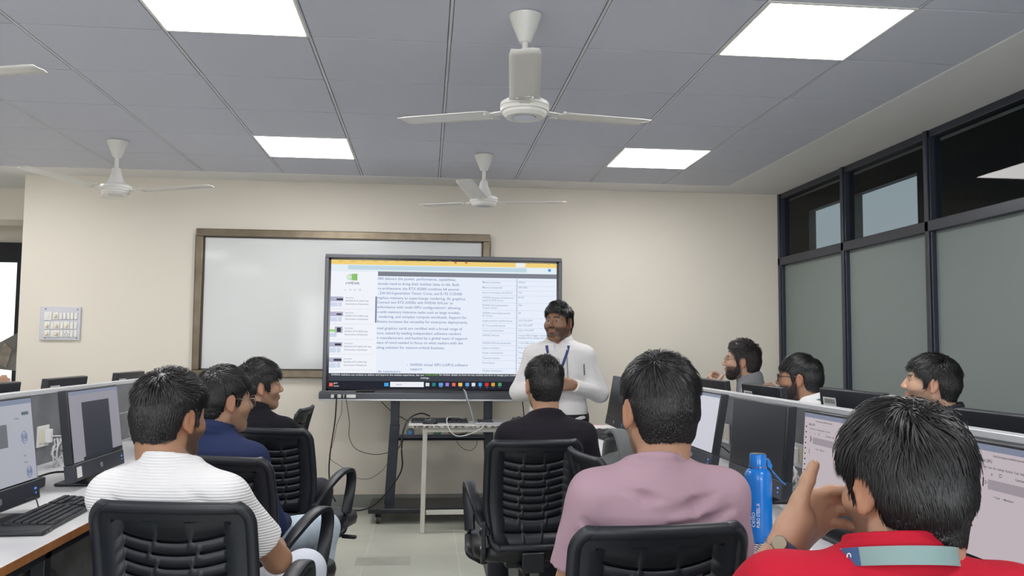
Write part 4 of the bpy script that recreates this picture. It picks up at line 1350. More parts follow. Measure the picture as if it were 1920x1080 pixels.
class Cap:
    def __init__(s, a, b, ra, rb, k=0.01, op='+', flat=None):
        s.a, s.b, s.ra, s.rb, s.k, s.op = np.array(a, float), np.array(b, float), ra, rb, k, op
        s.flat = flat       # (axis, factor): squash along a direction
        s.c = (s.a + s.b) / 2
        s.R = np.linalg.norm(s.a - s.b) / 2 + max(ra, rb)

    def d(s, P):
        A, B = s.a, s.b
        if s.flat is not None:
            ax, fc = np.array(s.flat[0], float), s.flat[1]
            ax = ax / np.linalg.norm(ax)
            P = P + np.outer((P - s.a) @ ax, ax) * (1 / fc - 1)
            B = B + ax * ((B - s.a) @ ax) * (1 / fc - 1)
        ba = B - A
        pa = P - A
        h = np.clip((pa @ ba) / max(ba @ ba, 1e-12), 0, 1)
        q = pa - h[:, None] * ba
        r = np.sqrt(np.einsum('ij,ij->i', q, q)) - (s.ra + (s.rb - s.ra) * h)
        return r * (s.flat[1] if s.flat is not None and s.flat[1] < 1 else 1)


class Ell:
    def __init__(s, c, r, k=0.01, op='+', R=None):
        s.c, s.r, s.k, s.op = np.array(c, float), np.array(r, float) * np.ones(3), k, op
        s.M = None if R is None else np.asarray(R)
        s.R = s.r.max()

    def d(s, P):
        q = P - s.c
        if s.M is not None:
            q = q @ s.M
        k0 = np.sqrt(((q / s.r) ** 2).sum(1))
        k1 = np.sqrt(((q / s.r ** 2) ** 2).sum(1)) + 1e-9
        return k0 * (k0 - 1) / k1


class Fn:
    def __init__(s, f, c, R, k=0.01, op='+'):
        s.f, s.c, s.R, s.k, s.op = f, np.array(c, float), R, k, op

    def d(s, P):
        return s.f(P)


class Tf:
    """a primitive given in another frame: world = o + M @ local"""
    def __init__(s, p, o, M, sc=1.0):
        s.p, s.o, s.M, s.sc = p, np.array(o, float), np.asarray(M), sc
        s.k, s.op = p.k * sc, p.op
        s.c = s.o + s.M @ (p.c * sc)
        s.R = p.R * sc

    def d(s, P):
        return s.p.d(((P - s.o) @ s.M) / s.sc) * s.sc


def evalp(prims, P, disp=None):
    d = np.full(len(P), 1e3)
    for p in prims:
        q = p.d(P)
        if p.op == '+':
            d = smin(d, q, p.k)
        elif p.op == '-':
            d = -smin(-d, q, p.k)
        else:               # '&'
            d = -smin(-d, -q, p.k)
    if disp is not None:
        d = d + disp(P)
    return d


def mesh_sdf(prims, h, disp=None, pad=0.012):
    """surface of the blended shapes, sampled only near the skin"""
    B = 14
    pos = [p for p in prims if p.op == '+']
    lo = np.min([p.c - p.R for p in pos], 0) - pad
    hi = np.max([p.c + p.R for p in pos], 0) + pad
    n = np.ceil((hi - lo) / (h * B)).astype(int)
    N = n * B
    V = np.empty(tuple(N + 1), np.float32)
    gi = np.stack(np.meshgrid(*[np.arange(k) for k in n], indexing='ij'), -1).reshape(-1, 3)
    cen = lo + (gi + 0.5) * h * B
    rad = h * B * 0.5 * math.sqrt(3) * 1.05 + 0.004
    D = np.stack([p.d(cen) for p in prims], 1)
    tot = evalp(prims, cen)
    V[:] = 1.0
    loc = np.stack(np.meshgrid(*[np.arange(B + 1)] * 3, indexing='ij'), -1).reshape(-1, 3)
    act = np.abs(tot) < rad * 1.25 + 0.012
    neg = (~act) & (tot < 0)
    for i in np.nonzero(neg)[0]:
        a = gi[i] * B
        V[a[0]:a[0] + B + 1, a[1]:a[1] + B + 1, a[2]:a[2] + B + 1] = -1.0
    for i in np.nonzero(act)[0]:
        a = gi[i] * B
        t = tot[i]
        sel = [p for j, p in enumerate(prims) if (D[i, j] < max(t, 0) + 2.2 * rad + p.k + 0.01 if p.op == '+' else (D[i, j] < 2 * rad + p.k if p.op == '-' else True))]
        P_ = lo + (a + loc) * h
        V[a[0]:a[0] + B + 1, a[1]:a[1] + B + 1, a[2]:a[2] + B + 1] = evalp(sel, P_, disp).reshape(B + 1, B + 1, B + 1)
    return surface_nets(V, lo, h)


def surface_nets(V, lo, h):
    nx, ny, nz = V.shape
    S_ = V < 0
    c = S_[:-1, :-1, :-1].astype(np.int8)
    cnt = np.zeros((nx - 1, ny - 1, nz - 1), np.int8)
    for dx in (0, 1):
        for dy in (0, 1):
            for dz in (0, 1):
                cnt += S_[dx:nx - 1 + dx, dy:ny - 1 + dy, dz:nz - 1 + dz]
    cells = np.argwhere((cnt > 0) & (cnt < 8))
    idx = np.full((nx - 1, ny - 1, nz - 1), -1, np.int32)
    idx[cells[:, 0], cells[:, 1], cells[:, 2]] = np.arange(len(cells))
    acc = np.zeros((len(cells), 3))
    num = np.zeros(len(cells))
    corners = [(0, 0, 0), (1, 0, 0), (0, 1, 0), (1, 1, 0), (0, 0, 1), (1, 0, 1), (0, 1, 1), (1, 1, 1)]
    edges = [(0, 1), (2, 3), (4, 5), (6, 7), (0, 2), (1, 3), (4, 6), (5, 7), (0, 4), (1, 5), (2, 6), (3, 7)]
    cv = [V[cells[:, 0] + a, cells[:, 1] + b, cells[:, 2] + g] for a, b, g in corners]
    for a, b in edges:
        va, vb = cv[a], cv[b]
        m = (va < 0) != (vb < 0)
        t = np.where(m, va / np.where(m, va - vb, 1), 0)
        pa, pb = np.array(corners[a], float), np.array(corners[b], float)
        acc += np.where(m[:, None], pa + t[:, None] * (pb - pa), 0)
        num += m
    verts = lo + (cells + acc / num[:, None]) * h
    faces = []
    for ax in range(3):
        sl0 = [slice(None)] * 3
        sl1 = [slice(None)] * 3
        sl0[ax], sl1[ax] = slice(0, -1), slice(1, None)
        a, b = S_[tuple(sl0)], S_[tuple(sl1)]
        e = np.argwhere(a != b)
        u, w = [(1, 2), (2, 0), (0, 1)][ax]
        ok = (e[:, u] > 0) & (e[:, w] > 0) & (e[:, u] < V.shape[u] - 1) & (e[:, w] < V.shape[w] - 1)
        e = e[ok]
        fl = S_[e[:, 0], e[:, 1], e[:, 2]]
        q = []
        for du, dw in ((-1, -1), (0, -1), (0, 0), (-1, 0)):
            g = e.copy()
            g[:, u] += du
            g[:, w] += dw
            q.append(idx[g[:, 0], g[:, 1], g[:, 2]])
        q = np.stack(q, 1)
        q[~fl] = q[~fl][:, ::-1]
        faces.append(q)
    F_ = np.concatenate(faces)
    F_ = F_[(F_ >= 0).all(1)]
    return verts, F_


def mesh_np(name, V, F_, m, parent=None, smooth=True, col=None):
    me = bpy.data.meshes.new(name)
    k = F_.shape[1]
    me.vertices.add(len(V))
    me.vertices.foreach_set('co', np.asarray(V, np.float32).ravel())
    me.loops.add(F_.size)
    me.loops.foreach_set('vertex_index', np.asarray(F_, np.int32).ravel())
    me.polygons.add(len(F_))
    me.polygons.foreach_set('loop_start', np.arange(0, F_.size, k, dtype=np.int32))
    me.update(calc_edges=True)
    me.validate()
    if col is not None:
        at = me.color_attributes.new('Col', 'FLOAT_COLOR', 'POINT')
        at.data.foreach_set('color', np.concatenate([col, np.ones((len(col), 1))], 1).astype(np.float32).ravel())
    if smooth:
        me.shade_smooth()
    me.materials.append(m)
    o = bpy.data.objects.new(name, me)
    COL.objects.link(o)
    if parent is not None:
        o.parent = parent
    return o


def vnoise(P, seed=0):
    """cheap smooth noise from sines"""
    rs = np.random.RandomState(seed)
    d = np.zeros(len(P))
    for k in range(5):
        w = rs.randn(3)
        w /= np.linalg.norm(w)
        d += np.sin(P @ w * rs.uniform(0.8, 1.6) + rs.uniform(0, 6))
    return d / 3
# ------------------------------------------------------------------ people
M_skin = mat('skin', (0.3, 0.17, 0.11, 1), 0.48, spec=0.4, attr=True, bump=(260, 0.12))
M_skin.node_tree.nodes['Principled BSDF'].inputs['Subsurface Weight'].default_value = 0.0
M_hair = mat('black_hair', lin(24, 22, 24), 0.36, spec=0.5)
M_hairb = mat('brown_black_hair', lin(38, 33, 32), 0.38, spec=0.5)
M_beard = mat('black_beard', lin(46, 38, 35), 0.6, spec=0.3, bump=(500, 0.8))
M_sclera = mat('eye_white', lin(172, 164, 158), 0.25)
M_iris = mat('dark_iris', lin(26, 18, 14), 0.15)
HAIRLINE = np.array([(-0.14, -0.066), (-0.07, -0.070), (-0.045, -0.058), (-0.034, -0.01), (-0.028, 0.024), (-0.004, 0.034), (0.006, 0.022), (0.010, -0.014), (0.026, -0.014), (0.031, 0.026), (0.046, 0.046), (0.07, 0.060), (0.12, 0.068)])


def zline(y, x, up=0.0):
    z = np.interp(y, HAIRLINE[:, 0], HAIRLINE[:, 1])
    return z + up * np.clip((y - 0.03) / 0.03, 0, 1)


def head_prims(fat=1.0):
    f = fat
    L = [Ell((0, -0.012, 0.030), (0.073, 0.095, 0.088)),
         Ell((0, 0.030, -0.035), (0.057 * f, 0.060, 0.070), 0.04),
         Ell((0, 0.060, -0.088), (0.026 * f, 0.023, 0.021), 0.03),
         Cap((0, -0.052, -0.01), (0, -0.044, -0.10), 0.060, 0.050, 0.03)]
    for s in (-1, 1):
        L += [Cap((s * 0.047 * f, -0.005, -0.050), (s * 0.022 * f, 0.062, -0.087), 0.020 * f, 0.017, 0.03),
              Ell((s * 0.040 * f, 0.055, -0.018), (0.025, 0.026, 0.024), 0.03),
              Cap((s * 0.010, 0.082, 0.031), (s * 0.044, 0.064, 0.030), 0.010, 0.010, 0.014),
              Ell((s * 0.031, 0.094, 0.013), (0.016, 0.013, 0.0105), 0.012, '-'),
              Ell((s * 0.011, 0.097, -0.020), (0.0085, 0.010, 0.007), 0.006),
              Cap((s * 0.021, 0.082, -0.0475), (0, 0.0935, -0.0455), 0.0045, 0.006, 0.006),
              Cap((s * 0.018, 0.082, -0.0555), (0, 0.0915, -0.0575), 0.005, 0.0068, 0.006),
              Cap((s * 0.046, 0.070, 0.0185), (s * 0.019, 0.0805, 0.0205), 0.0048, 0.0058, 0.006),
              Cap((s * 0.045, 0.070, 0.0045), (s * 0.020, 0.0805, 0.0040), 0.0045, 0.0048, 0.006)]
        Re = rot3(0.0, 0, s * -0.42)
        L += [Ell((s * 0.080, -0.016, 0.001), (0.0075, 0.020, 0.033), 0.005, '+', Re),
              Ell((s * 0.083, -0.008, -0.028), (0.006, 0.010, 0.010), 0.006),
              Ell((s * 0.090, -0.012, 0.004), (0.0055, 0.012, 0.021), 0.004, '-', Re)]
    L += [Cap((0, 0.086, 0.024), (0, 0.107, -0.014), 0.0072, 0.0115, 0.010),
          Cap((-0.03, 0.082, -0.0515), (0.03, 0.082, -0.0515), 0.0012, 0.0012, 0.004, '-')]
    return L


def unit(v):
    v = np.array(v, float)
    return v / (np.linalg.norm(v) + 1e-12)


def hand_prims(W, f, n, s, curl=(0.3, 0.35, 0.4, 0.45), thumb=None, size=1.0, spread=0.08, tcurl=0.3, bend0=None, fr=1.0, kl=1.0):
    """W wrist, f towards the knuckles, n the way the palm faces, s the thumb side"""
    f, n = unit(f), unit(n)
    s = unit(np.array(s, float) - f * (f @ np.array(s, float)) - n * (n @ np.array(s, float)))
    W = np.array(W, float)
    z = size
    L = [Cap(W, W + f * 0.02 * z, 0.0235 * z, 0.023 * z, 0.02, '+', (n, 0.78))]
    offs = (0.030, 0.010, -0.010, -0.029)
    klen = (0.088, 0.090, 0.085, 0.077)
    flen = ((0.042, 0.026, 0.021), (0.046, 0.029, 0.022), (0.043, 0.027, 0.021), (0.034, 0.021, 0.019))
    for i in range(4):
        K = W + f * klen[i] * kl * z + s * offs[i] * z
        B = W + f * 0.015 * z + s * offs[i] * 0.55 * z
        L.append(Cap(B, K, 0.0165 * z, 0.0125 * z, 0.016 * z))
        d = unit(f + s * spread * (1.5 - i))
        ax = np.cross(d, n)
        p = K
        a = 0.0
        r = (0.0092, 0.0094, 0.009, 0.008)[i] * z * fr
        for j in range(3):
            a += curl[i] * (1.0, 1.15, 0.8)[j] if bend0 is None or j else bend0[i]
            e = d * math.cos(a) + n * math.sin(a)
            q = p + e * flen[i][j] * z
            L.append(Cap(p, q, r, r * 0.92, 0.004 if j else 0.008))
            p, r = q, r * 0.92
    if thumb is None:
        thumb = f * 0.75 + s * 0.65 + n * 0.25
    t = unit(thumb)
    B = W + f * 0.018 * z + s * 0.020 * z + n * 0.004 * z
    M1 = B + t * 0.040 * z
    L.append(Cap(B, M1, 0.0185 * z, 0.0135 * z, 0.018 * z))
    L.append(Ell(W + f * 0.040 * z + s * 0.018 * z + n * 0.010 * z, 0.020 * z, 0.015 * z))
    t2 = unit(t + (f * 0.6 + n * 0.3) * tcurl)
    M2 = M1 + t2 * 0.034 * z
    L.append(Cap(M1, M2, 0.0128 * z, 0.0108 * z, 0.008 * z))
    t3 = unit(t2 + (f * 0.5 + n * 0.3) * tcurl)
    L.append(Cap(M2, M2 + t3 * 0.026 * z, 0.0112 * z, 0.0088 * z, 0.006 * z))
    return L


def make_hair(name, O, Mh, sc, st, seed, parent, m):
    """st: thick, top (length), side (length), lift, n, curl, whorl, sweep, up"""
    rs = np.random.RandomState(seed)
    th = st.get('thick', 0.010)
    tt = st.get('ttop', th * 1.5)
    up = st.get('up', 0.0)
    cen, rad = np.array((0, -0.014, 0.033)), np.array((0.074 + th * 0.8, 0.096 + th, 0.087 + tt))
    lown = st.get('nape', 0.0)

    def line(P):
        return zline(P[:, 1], P[:, 0], up) + lown * (P[:, 1] < -0.035) - P[:, 2] + 0.0045 * vnoise(P * 150, seed + 4)
    pr = [Ell(cen, rad), Cap((0, -0.054, -0.005), (0, -0.045, -0.10), 0.0615 + th * 0.3, 0.0505, 0.03),
          Fn(line, cen, 9, 0.010, '&')]
    for s in (-1, 1):
        pr.append(Ell((s * 0.084, -0.014, 0.0), (0.02, 0.024, 0.035), 0.006, '-'))
    pr = [Tf(p, O, Mh, sc) for p in pr]
    ns = st.get('lump', 0.0015)
    V, Fq = mesh_sdf(pr, 0.0045, lambda P: vnoise(P * 90, seed) * ns)
    n = st.get('n', 1500)
    # roots scattered over the faces of the cap
    Vl = ((V - O) @ np.asarray(Mh)) / sc
    t4 = Vl[Fq]
    fc = t4.mean(1)
    fn = np.cross(t4[:, 2] - t4[:, 0], t4[:, 3] - t4[:, 1])
    ar = np.linalg.norm(fn, axis=1)
    fn = fn / (ar[:, None] + 1e-12)
    good = (fc[:, 2] > zline(fc[:, 1], fc[:, 0], up) + lown * (fc[:, 1] < -0.035) + 0.005) & (np.einsum('ij,ij->i', fn, fc - np.array((0, -0.02, 0.0))) > 0)
    prob = ar * good
    pick = rs.choice(len(fc), n, p=prob / prob.sum())
    uv = rs.rand(n, 2)
    q4 = t4[pick]
    R_ = (q4[:, 0] * ((1 - uv[:, :1]) * (1 - uv[:, 1:])) + q4[:, 1] * (uv[:, :1] * (1 - uv[:, 1:])) + q4[:, 2] * (uv[:, :1] * uv[:, 1:]) + q4[:, 3] * ((1 - uv[:, :1]) * uv[:, 1:]))
    rootn = fn[pick]
    wh = np.array(st.get('whorl', (0.012, -0.066, 0.105)))
    nrm = rootn
    lower = np.clip((R_[:, 2] - 0.02) / 0.07, 0, 1)          # 1 at the top
    topness = np.clip((R_[:, 2] - 0.045) / 0.05, 0, 1)
    Ln = st.get('side', 0.018) + (st.get('top', 0.05) - st.get('side', 0.018)) * topness
    Ln *= rs.uniform(0.7, 1.15, n) * np.clip((R_[:, 2] + 0.11) / 0.08, 0.35, 1)
    f = R_ - wh
    sw = np.array(st.get('sweep', (0.0, 0.0, 0.0)))
    f = f / (np.linalg.norm(f, axis=1)[:, None] + 1e-6)
    f = f + np.array((0, 0, -0.9)) * (1 - topness)[:, None] + sw * topness[:, None]
    spin = np.cross(nrm, f)
    f = f + spin * st.get('spin', 0.25) * np.exp(-np.linalg.norm(R_ - wh, axis=1) / 0.05)[:, None]
    cl = np.stack([vnoise(R_ * 75, seed + j) for j in range(3)], 1)
    f = f + cl * st.get('clump', 0.28) + rs.randn(n, 3) * st.get('rand', 0.12)
    lift = st.get('lift', 0.25) * rs.uniform(0.3, 1.3, n) * (0.25 + 0.75 * topness) + 0.25 * np.maximum(cl[:, 0], 0) * st.get('lift', 0.25)
    SEG = 5
    pts = [R_ - nrm * 0.003]
    p = R_.copy()
    cw = st.get('curl', 0.0)
    ph = rs.uniform(0, 6.28, n)
    for i in range(SEG):
        q = (p - cen) / rad ** 2
        q /= np.linalg.norm(q, axis=1)[:, None]
        q = nrm * (1 - lower)[:, None] + q * lower[:, None]
        q /= np.linalg.norm(q, axis=1)[:, None]
        t = f - q * np.einsum('ij,ij->i', f, q)[:, None]
        t /= np.linalg.norm(t, axis=1)[:, None] + 1e-6
        if cw:
            b = np.cross(q, t)
            t = t + cw * (b * np.sin(ph + i * 2.1)[:, None] + q * np.cos(ph + i * 2.1)[:, None])
        stepv = t + q * lift[:, None] * (1 - 0.25 * i)
        p = p + stepv * (Ln / SEG)[:, None]
        pts.append(p.copy())
    pts = np.stack(pts, 1)                      # n, SEG+1, 3
    w = st.get('w', 0.0016) * rs.uniform(0.6, 1.3, n)
    T = np.gradient(pts, axis=1)
    T /= np.linalg.norm(T, axis=2)[..., None] + 1e-9
    nn = np.repeat(nrm[:, None], SEG + 1, 1)
    sd = np.cross(T, nn)
    sd /= np.linalg.norm(sd, axis=2)[..., None] + 1e-9
    taper = np.array([1.0, 1.0, 0.9, 0.75, 0.5, 0.12])[None, :, None]
    a0 = pts + sd * w[:, None, None] * taper
    a1 = pts - sd * w[:, None, None] * taper
    a2 = pts + nn * (w * 0.9)[:, None, None] * taper
    SV = np.stack([a0, a2, a1], 2).reshape(-1, 3)            # n*(SEG+1)*3
    base = (np.arange(n) * (SEG + 1) * 3)[:, None, None]
    r = np.arange(SEG)[None, :, None] * 3
    kq = np.arange(2)[None, None, :]
    i0 = base + r + kq
    FS = np.stack([i0, i0 + 1, i0 + 4, i0 + 3], -1).reshape(-1, 4)
    SVw = (SV * sc) @ np.asarray(Mh).T + O
    allV = np.concatenate([V, SVw])
    allF = np.concatenate([Fq, FS + len(V)])
    return mesh_np(name, allV, allF, m, parent)


SHIRTS = {}


def cloth(name, col, kind='plain'):
    if name in SHIRTS:
        return SHIRTS[name]
    m = mat(name, col, 0.85, spec=0.15, bump=(700, 0.15), sheen=0.0)
    if kind == 'rib':           # fine horizontal ribs of the knit, in the thickness of the cloth
        nt = m.node_tree
        tc = nt.nodes.new('ShaderNodeTexCoord')
        mp = nt.nodes.new('ShaderNodeMapping')
        mp.inputs['Scale'].default_value = (1, 1, 1)
        wv = nt.nodes.new('ShaderNodeTexWave')
        wv.bands_direction = 'Z'
        wv.inputs['Scale'].default_value = 42
        wv.inputs['Distortion'].default_value = 0.35
        wv.inputs['Detail Scale'].default_value = 2.0
        bp = nt.nodes.new('ShaderNodeBump')
        bp.inputs['Strength'].default_value = 0.55
        bp.inputs['Distance'].default_value = 0.003
        nt.links.new(tc.outputs['Object'], mp.inputs['Vector'])
        nt.links.new(mp.outputs['Vector'], wv.inputs['Vector'])
        nt.links.new(wv.outputs['Fac'], bp.inputs['Height'])
        nt.links.new(bp.outputs['Normal'], nt.nodes['Principled BSDF'].inputs['Normal'])
    if kind == 'dots':
        nt = m.node_tree
        tc = nt.nodes.new('ShaderNodeTexCoord')
        vo = nt.nodes.new('ShaderNodeTexVoronoi')
        vo.inputs['Scale'].default_value = 46
        vo.inputs['Randomness'].default_value = 0.15
        rp = nt.nodes.new('ShaderNodeValToRGB')
        rp.color_ramp.elements[0].position, rp.color_ramp.elements[1].position = 0.09, 0.13
        rp.color_ramp.elements[0].color = (col[0] * 0.6, col[1] * 0.6, col[2] * 0.65, 1)
        rp.color_ramp.elements[1].color = col
        nt.links.new(tc.outputs['Object'], vo.inputs['Vector'])
        nt.links.new(vo.outputs['Distance'], rp.inputs['Fac'])
        nt.links.new(rp.outputs['Color'], nt.nodes['Principled BSDF'].inputs['Base Color'])
    SHIRTS[name] = m
    return m


def ring_prim(c, rx, ry, minor, half, tilt, k=0.006):
    """an upright band around the neck"""
    c = np.array(c, float)
    R = rot3(tilt, 0, 0)

    def f(P):
        q = (P - c) @ R
        e = np.sqrt((q[:, 0] / rx) ** 2 + (q[:, 1] / ry) ** 2)
        rad = (e - 1) * min(rx, ry)
        zz = np.maximum(np.abs(q[:, 2]) - half, 0)
        return np.sqrt(rad ** 2 + zz ** 2) - minor
    return Fn(f, c, max(rx, ry) + minor + half, k)


def cutcap(a, b, ra, rb, cut, k=0.02, flat=None):
    """a sleeve: capsule from a to b cut square at fraction cut"""
    a, b = np.array(a, float), np.array(b, float)
    cp = Cap(a, b, ra, rb, k, '+', flat)
    e = unit(b - a)
    L = np.linalg.norm(b - a) * cut

    def f(P):
        return np.maximum(cp.d(P), (P - a) @ e - L)
    return Fn(f, cp.c, cp.R, k)


SKIN = {'mid': (0.33, 0.175, 0.105), 'tan': (0.42, 0.24, 0.155), 'deep': (0.235, 0.12, 0.07), 'brown': (0.285, 0.15, 0.092), 'fair': (0.50, 0.30, 0.205)}


def person(label, head, heading, look, shirt, hair, z_seat=0.43, lean=0.05, sw=0.175, wide=1.0, arms=None, skin='mid', pitch=0.0, tilt=0.0,
           sleeve='short', collar='crew', beard=0.0, beardmesh=False, stand=False, trousers=None, seed=1, res=0.005, fat=1.0, hs=1.0, wr=0.0030, off=(0.0, -0.0),
           neckless=0.0, knees=None, nk=0.95, creases=(), cr=1.0, shz=(0.0, 0.0), legs=True, untuck=0.0, shup=0.0):
    """head: world position of the middle of the head; heading and look are clockwise from +Y in degrees"""
    h = heading * D2R
    Rw = rot3(0, 0, -h)
    hx, hy = off[0], lean + 0.055 + off[1]           # head in the body's own frame
    hz = head[2]
    base = np.array(head, float) - Rw @ np.array((hx, hy, 0))
    base[2] = 0
    t = thing('person', label, 'person', tuple(base), -h)
    O = np.array((hx, hy, hz))
    Mh = rot3(0, 0, -(look - heading) * D2R) @ rot3(pitch, 0, 0) @ rot3(0, tilt, 0)
    zn = hz - (0.112 + neckless) * hs
    zh = 0.80 if stand else z_seat + 0.01
    nx = hx * nk
    tab = np.array([(-0.06, 0.168, 0.120), (0.0, 0.172, 0.128), (0.15, 0.172, 0.130), (0.40, 0.160, 0.118), (0.62, 0.170, 0.120), (0.80, 0.176, 0.114), (0.89, 0.160, 0.102), (0.95, 0.118, 0.085), (1.0, 0.072, 0.068), (1.04, 0.056, 0.058)])

    def axis(z):
        tt = (z - zh) / (zn - zh)
        return lean * np.clip(tt, -0.2, 1.1) - 0.03 * np.sin(PI * np.clip(tt, 0, 1)) + (0.02 if stand else 0)

    def torso(grow, z0, z1=None):
        z1 = zn + 0.012 if z1 is None else z1

        def f(P):
            z = P[:, 2]
            tt = (z - zh) / (zn - zh)
            w = np.interp(tt, tab[:, 0], tab[:, 1]) * wide + grow
            if wide > 1.12:
                pass
            d = np.interp(tt, tab[:, 0], tab[:, 2]) * (1 + (wide - 1) * 0.8) + grow
            x = P[:, 0] - nx * np.clip(tt, 0, 1)
            y = P[:, 1] - axis(z)
            e = (np.abs(x / w) ** 2.3 + np.abs(y / d) ** 2.3) ** (1 / 2.3)
            return np.maximum(np.maximum((e - 1) * np.minimum(w, d) * 0.85, z0 - z), z - z1)
        return Fn(f, (nx / 2, lean / 2, (z0 + z1) / 2), max(0.30 * wide, (z1 - z0) / 2 + 0.2))
    yn = axis(np.array([zn]))[0]
    sh = {-1: np.array((nx - sw, yn - 0.012, zn - 0.092 + shup + shz[0])), 1: np.array((nx + sw, yn - 0.012, zn - 0.092 + shup + shz[1]))}
    A = {-1: dict(elbow=(-0.245, lean + 0.02, zn - 0.33), wrist=(-0.14, lean + 0.25, zn - 0.37)), 1: dict(elbow=(0.245, lean + 0.02, zn - 0.33), wrist=(0.14, lean + 0.25, zn - 0.37))}
    if arms:
        for k in arms:
            A[k].update(arms[k])
    # skin: one continuous surface
    body = [Tf(p, O, Mh, hs) for p in head_prims(fat)]
    nb = np.array((nx, yn - 0.004, zn - 0.03))
    nt_ = O + Mh @ (np.array((0, -0.028, -0.075)) * hs)
    body += [Cap(nb, nt_, 0.060 * (0.5 + fat / 2), 0.052 * (0.5 + fat / 2), 0.03)]
    body += [torso(-0.018, zh - 0.02, zn + 0.002)]
    body[-1].k = 0.03
    sleeves = []
    for s in (-1, 1):
        E_, W_ = np.array(A[s]['elbow'], float), np.array(A[s]['wrist'], float)
        body += [Cap(nb + (s * 0.03, 0.004, -0.012), sh[s], 0.032, 0.036, 0.02), Cap(sh[s], E_, 0.040, 0.037, 0.02), Cap(E_, E_ + (W_ - E_) * 0.35, 0.038, 0.039, 0.015), Cap(E_ + (W_ - E_) * 0.35, W_, 0.039, 0.0255, 0.015)]
        fdir = A[s].get('f', unit(W_ - E_))
        body += hand_prims(W_, fdir, A[s].get('n', (0, 0, -1)), A[s].get('s', (-s, 0, 0)), **A[s].get('hand', {}))
    kn = knees or {-1: (-0.13, 0.44, z_seat + 0.055), 1: (0.13, 0.44, z_seat + 0.055)}
    legp = []
    tr = []
    for s in (-1, 1):
        if stand:
            H_, K_, N_ = (s * 0.085, 0.01, zh + 0.03), (s * 0.09, 0.02, 0.45), (s * 0.095, -0.01, 0.07)
        else:
            H_ = (s * 0.095, -0.02, z_seat + 0.08)
            K_ = np.array(kn[s], float)
            N_ = (K_[0], K_[1] - 0.02, 0.08)
        body += [Cap(H_, K_, 0.06, 0.045, 0.03), Cap(K_, N_, 0.045, 0.032, 0.02), Cap(N_, (N_[0], N_[1] + 0.11, 0.045), 0.032, 0.025, 0.02)]
        tr += [Cap(H_, K_, 0.092, 0.066, 0.05), Cap(K_, N_, 0.065, 0.05, 0.03)]
    V, Fq = mesh_sdf(body, res)
    # colour of the skin itself: lips, brows, shaven beard, reddish ears
    sk = np.array(SKIN[skin])
    col = np.tile(sk, (len(V), 1)) * (1 + 0.06 * vnoise(V * 60, seed))[:, None]
    Q_ = ((V - O) @ Mh) / hs
    x, y, z = np.abs(Q_[:, 0]), Q_[:, 1], Q_[:, 2]

    def blend(mask, c, a):
        nonlocal col
        m_ = np.clip(mask, 0, 1)[:, None] * a
        col = col * (1 - m_) + np.array(c) * m_
    inhead = (((Q_ - np.array((0, 0, 0.005))) / np.array((0.098, 0.128, 0.135))) ** 2).sum(1) < 1
    sm = lambda v, e: np.clip(v / e, 0, 1)
    jaw = sm(-0.022 - z - 0.55 * np.maximum(0.03 - y, 0) + 0.02 * (y < 0.02), 0.012) * sm(y + 0.012, 0.01) * sm(z + 0.118, 0.01) * inhead
    mous = sm(0.03 - x, 0.006) * sm(y - 0.07, 0.01) * (np.abs(z + 0.034) < 0.008)
    lip = (x < 0.024) & (y > 0.075) & (np.abs(z + 0.0515) < 0.011)
    side = sm(0.012 - np.abs(y - 0.018), 0.005) * (x > 0.045) * (z < 0.02) * (z > -0.06) * inhead
    b_ = max(beard, 0.0)
    blend(np.maximum(jaw, np.maximum(mous, side)) * ~lip * inhead, (0.03, 0.022, 0.02), b_)
    blend(lip * inhead * 1.0, (sk[0] * 0.85, sk[1] * 0.62, sk[2] * 0.62), 0.8)
    bz = 0.034 + 0.0022 * np.sin(np.clip((x - 0.012) / 0.034, 0, 1) * PI)
    blend((x > 0.011) * (x < 0.048) * (y > 0.045) * sm(0.0062 - np.abs(z - bz), 0.003) * inhead, (0.018, 0.013, 0.012), 0.95)
    blend(((np.abs(x - 0.081) < 0.02) & (np.abs(y + 0.01) < 0.03) & (np.abs(z) < 0.04) & inhead) * 1.0, (sk[0] * 1.0, sk[1] * 0.78, sk[2] * 0.72), 0.6)
    # close cropped hair shading of the scalp beneath the hair
    blend(sm(z - zline(y, x) - 0.0, 0.006) * inhead, (0.02, 0.017, 0.017), 0.9)
    mesh_np('body', V, Fq, M_skin, t, col=col)
    for s in (-1, 1):
        e = MB()
        c = O + Mh @ (np.array((s * 0.031, 0.0712, 0.0120)) * hs)
        e.ball(c, 0.0120 * hs, 14, 10)
        eye = e.build('eye', M_sclera, t, smooth=True)
        gz = unit((-0.0 + 0.0, 1, -0.02))
        c2 = c + Mh @ (gz * 0.0078 * hs)
        MB().ball(c2, 0.0058 * hs, 12, 8).build('iris', M_iris, eye, smooth=True)
    # hair
    if hair is not None:
        make_hair('hair', O, Mh, hs, hair, seed, t, hair.get('m', M_hair))
    if beardmesh:
        bp = [Tf(p, O, Mh, hs) for p in head_prims(fat)[:3]]
        for s in (-1, 1):
            bp.append(Tf(Cap((s * 0.049 * fat, -0.002, -0.046), (s * 0.022 * fat, 0.063, -0.087), 0.022 * fat, 0.019, 0.03), O, Mh, hs))
        bp.append(Tf(Fn(lambda P: 0.0 * P[:, 0] + np.maximum(np.maximum(P[:, 2] + 0.018 + 0.55 * np.maximum(0.05 - np.abs(P[:, 1] - 0.05), 0) * (P[:, 1] > 0.03) + 0.25 * np.maximum(P[:, 1] - 0.03, 0), 0.006 - P[:, 1]), -0.13 - P[:, 2]), (0, 0, 0), 9, 0.006, '&'), O, Mh, hs))
        bp.append(Tf(Ell((0, 0.095, -0.050), (0.027, 0.03, 0.0125), 0.005, '-'), O, Mh, hs))
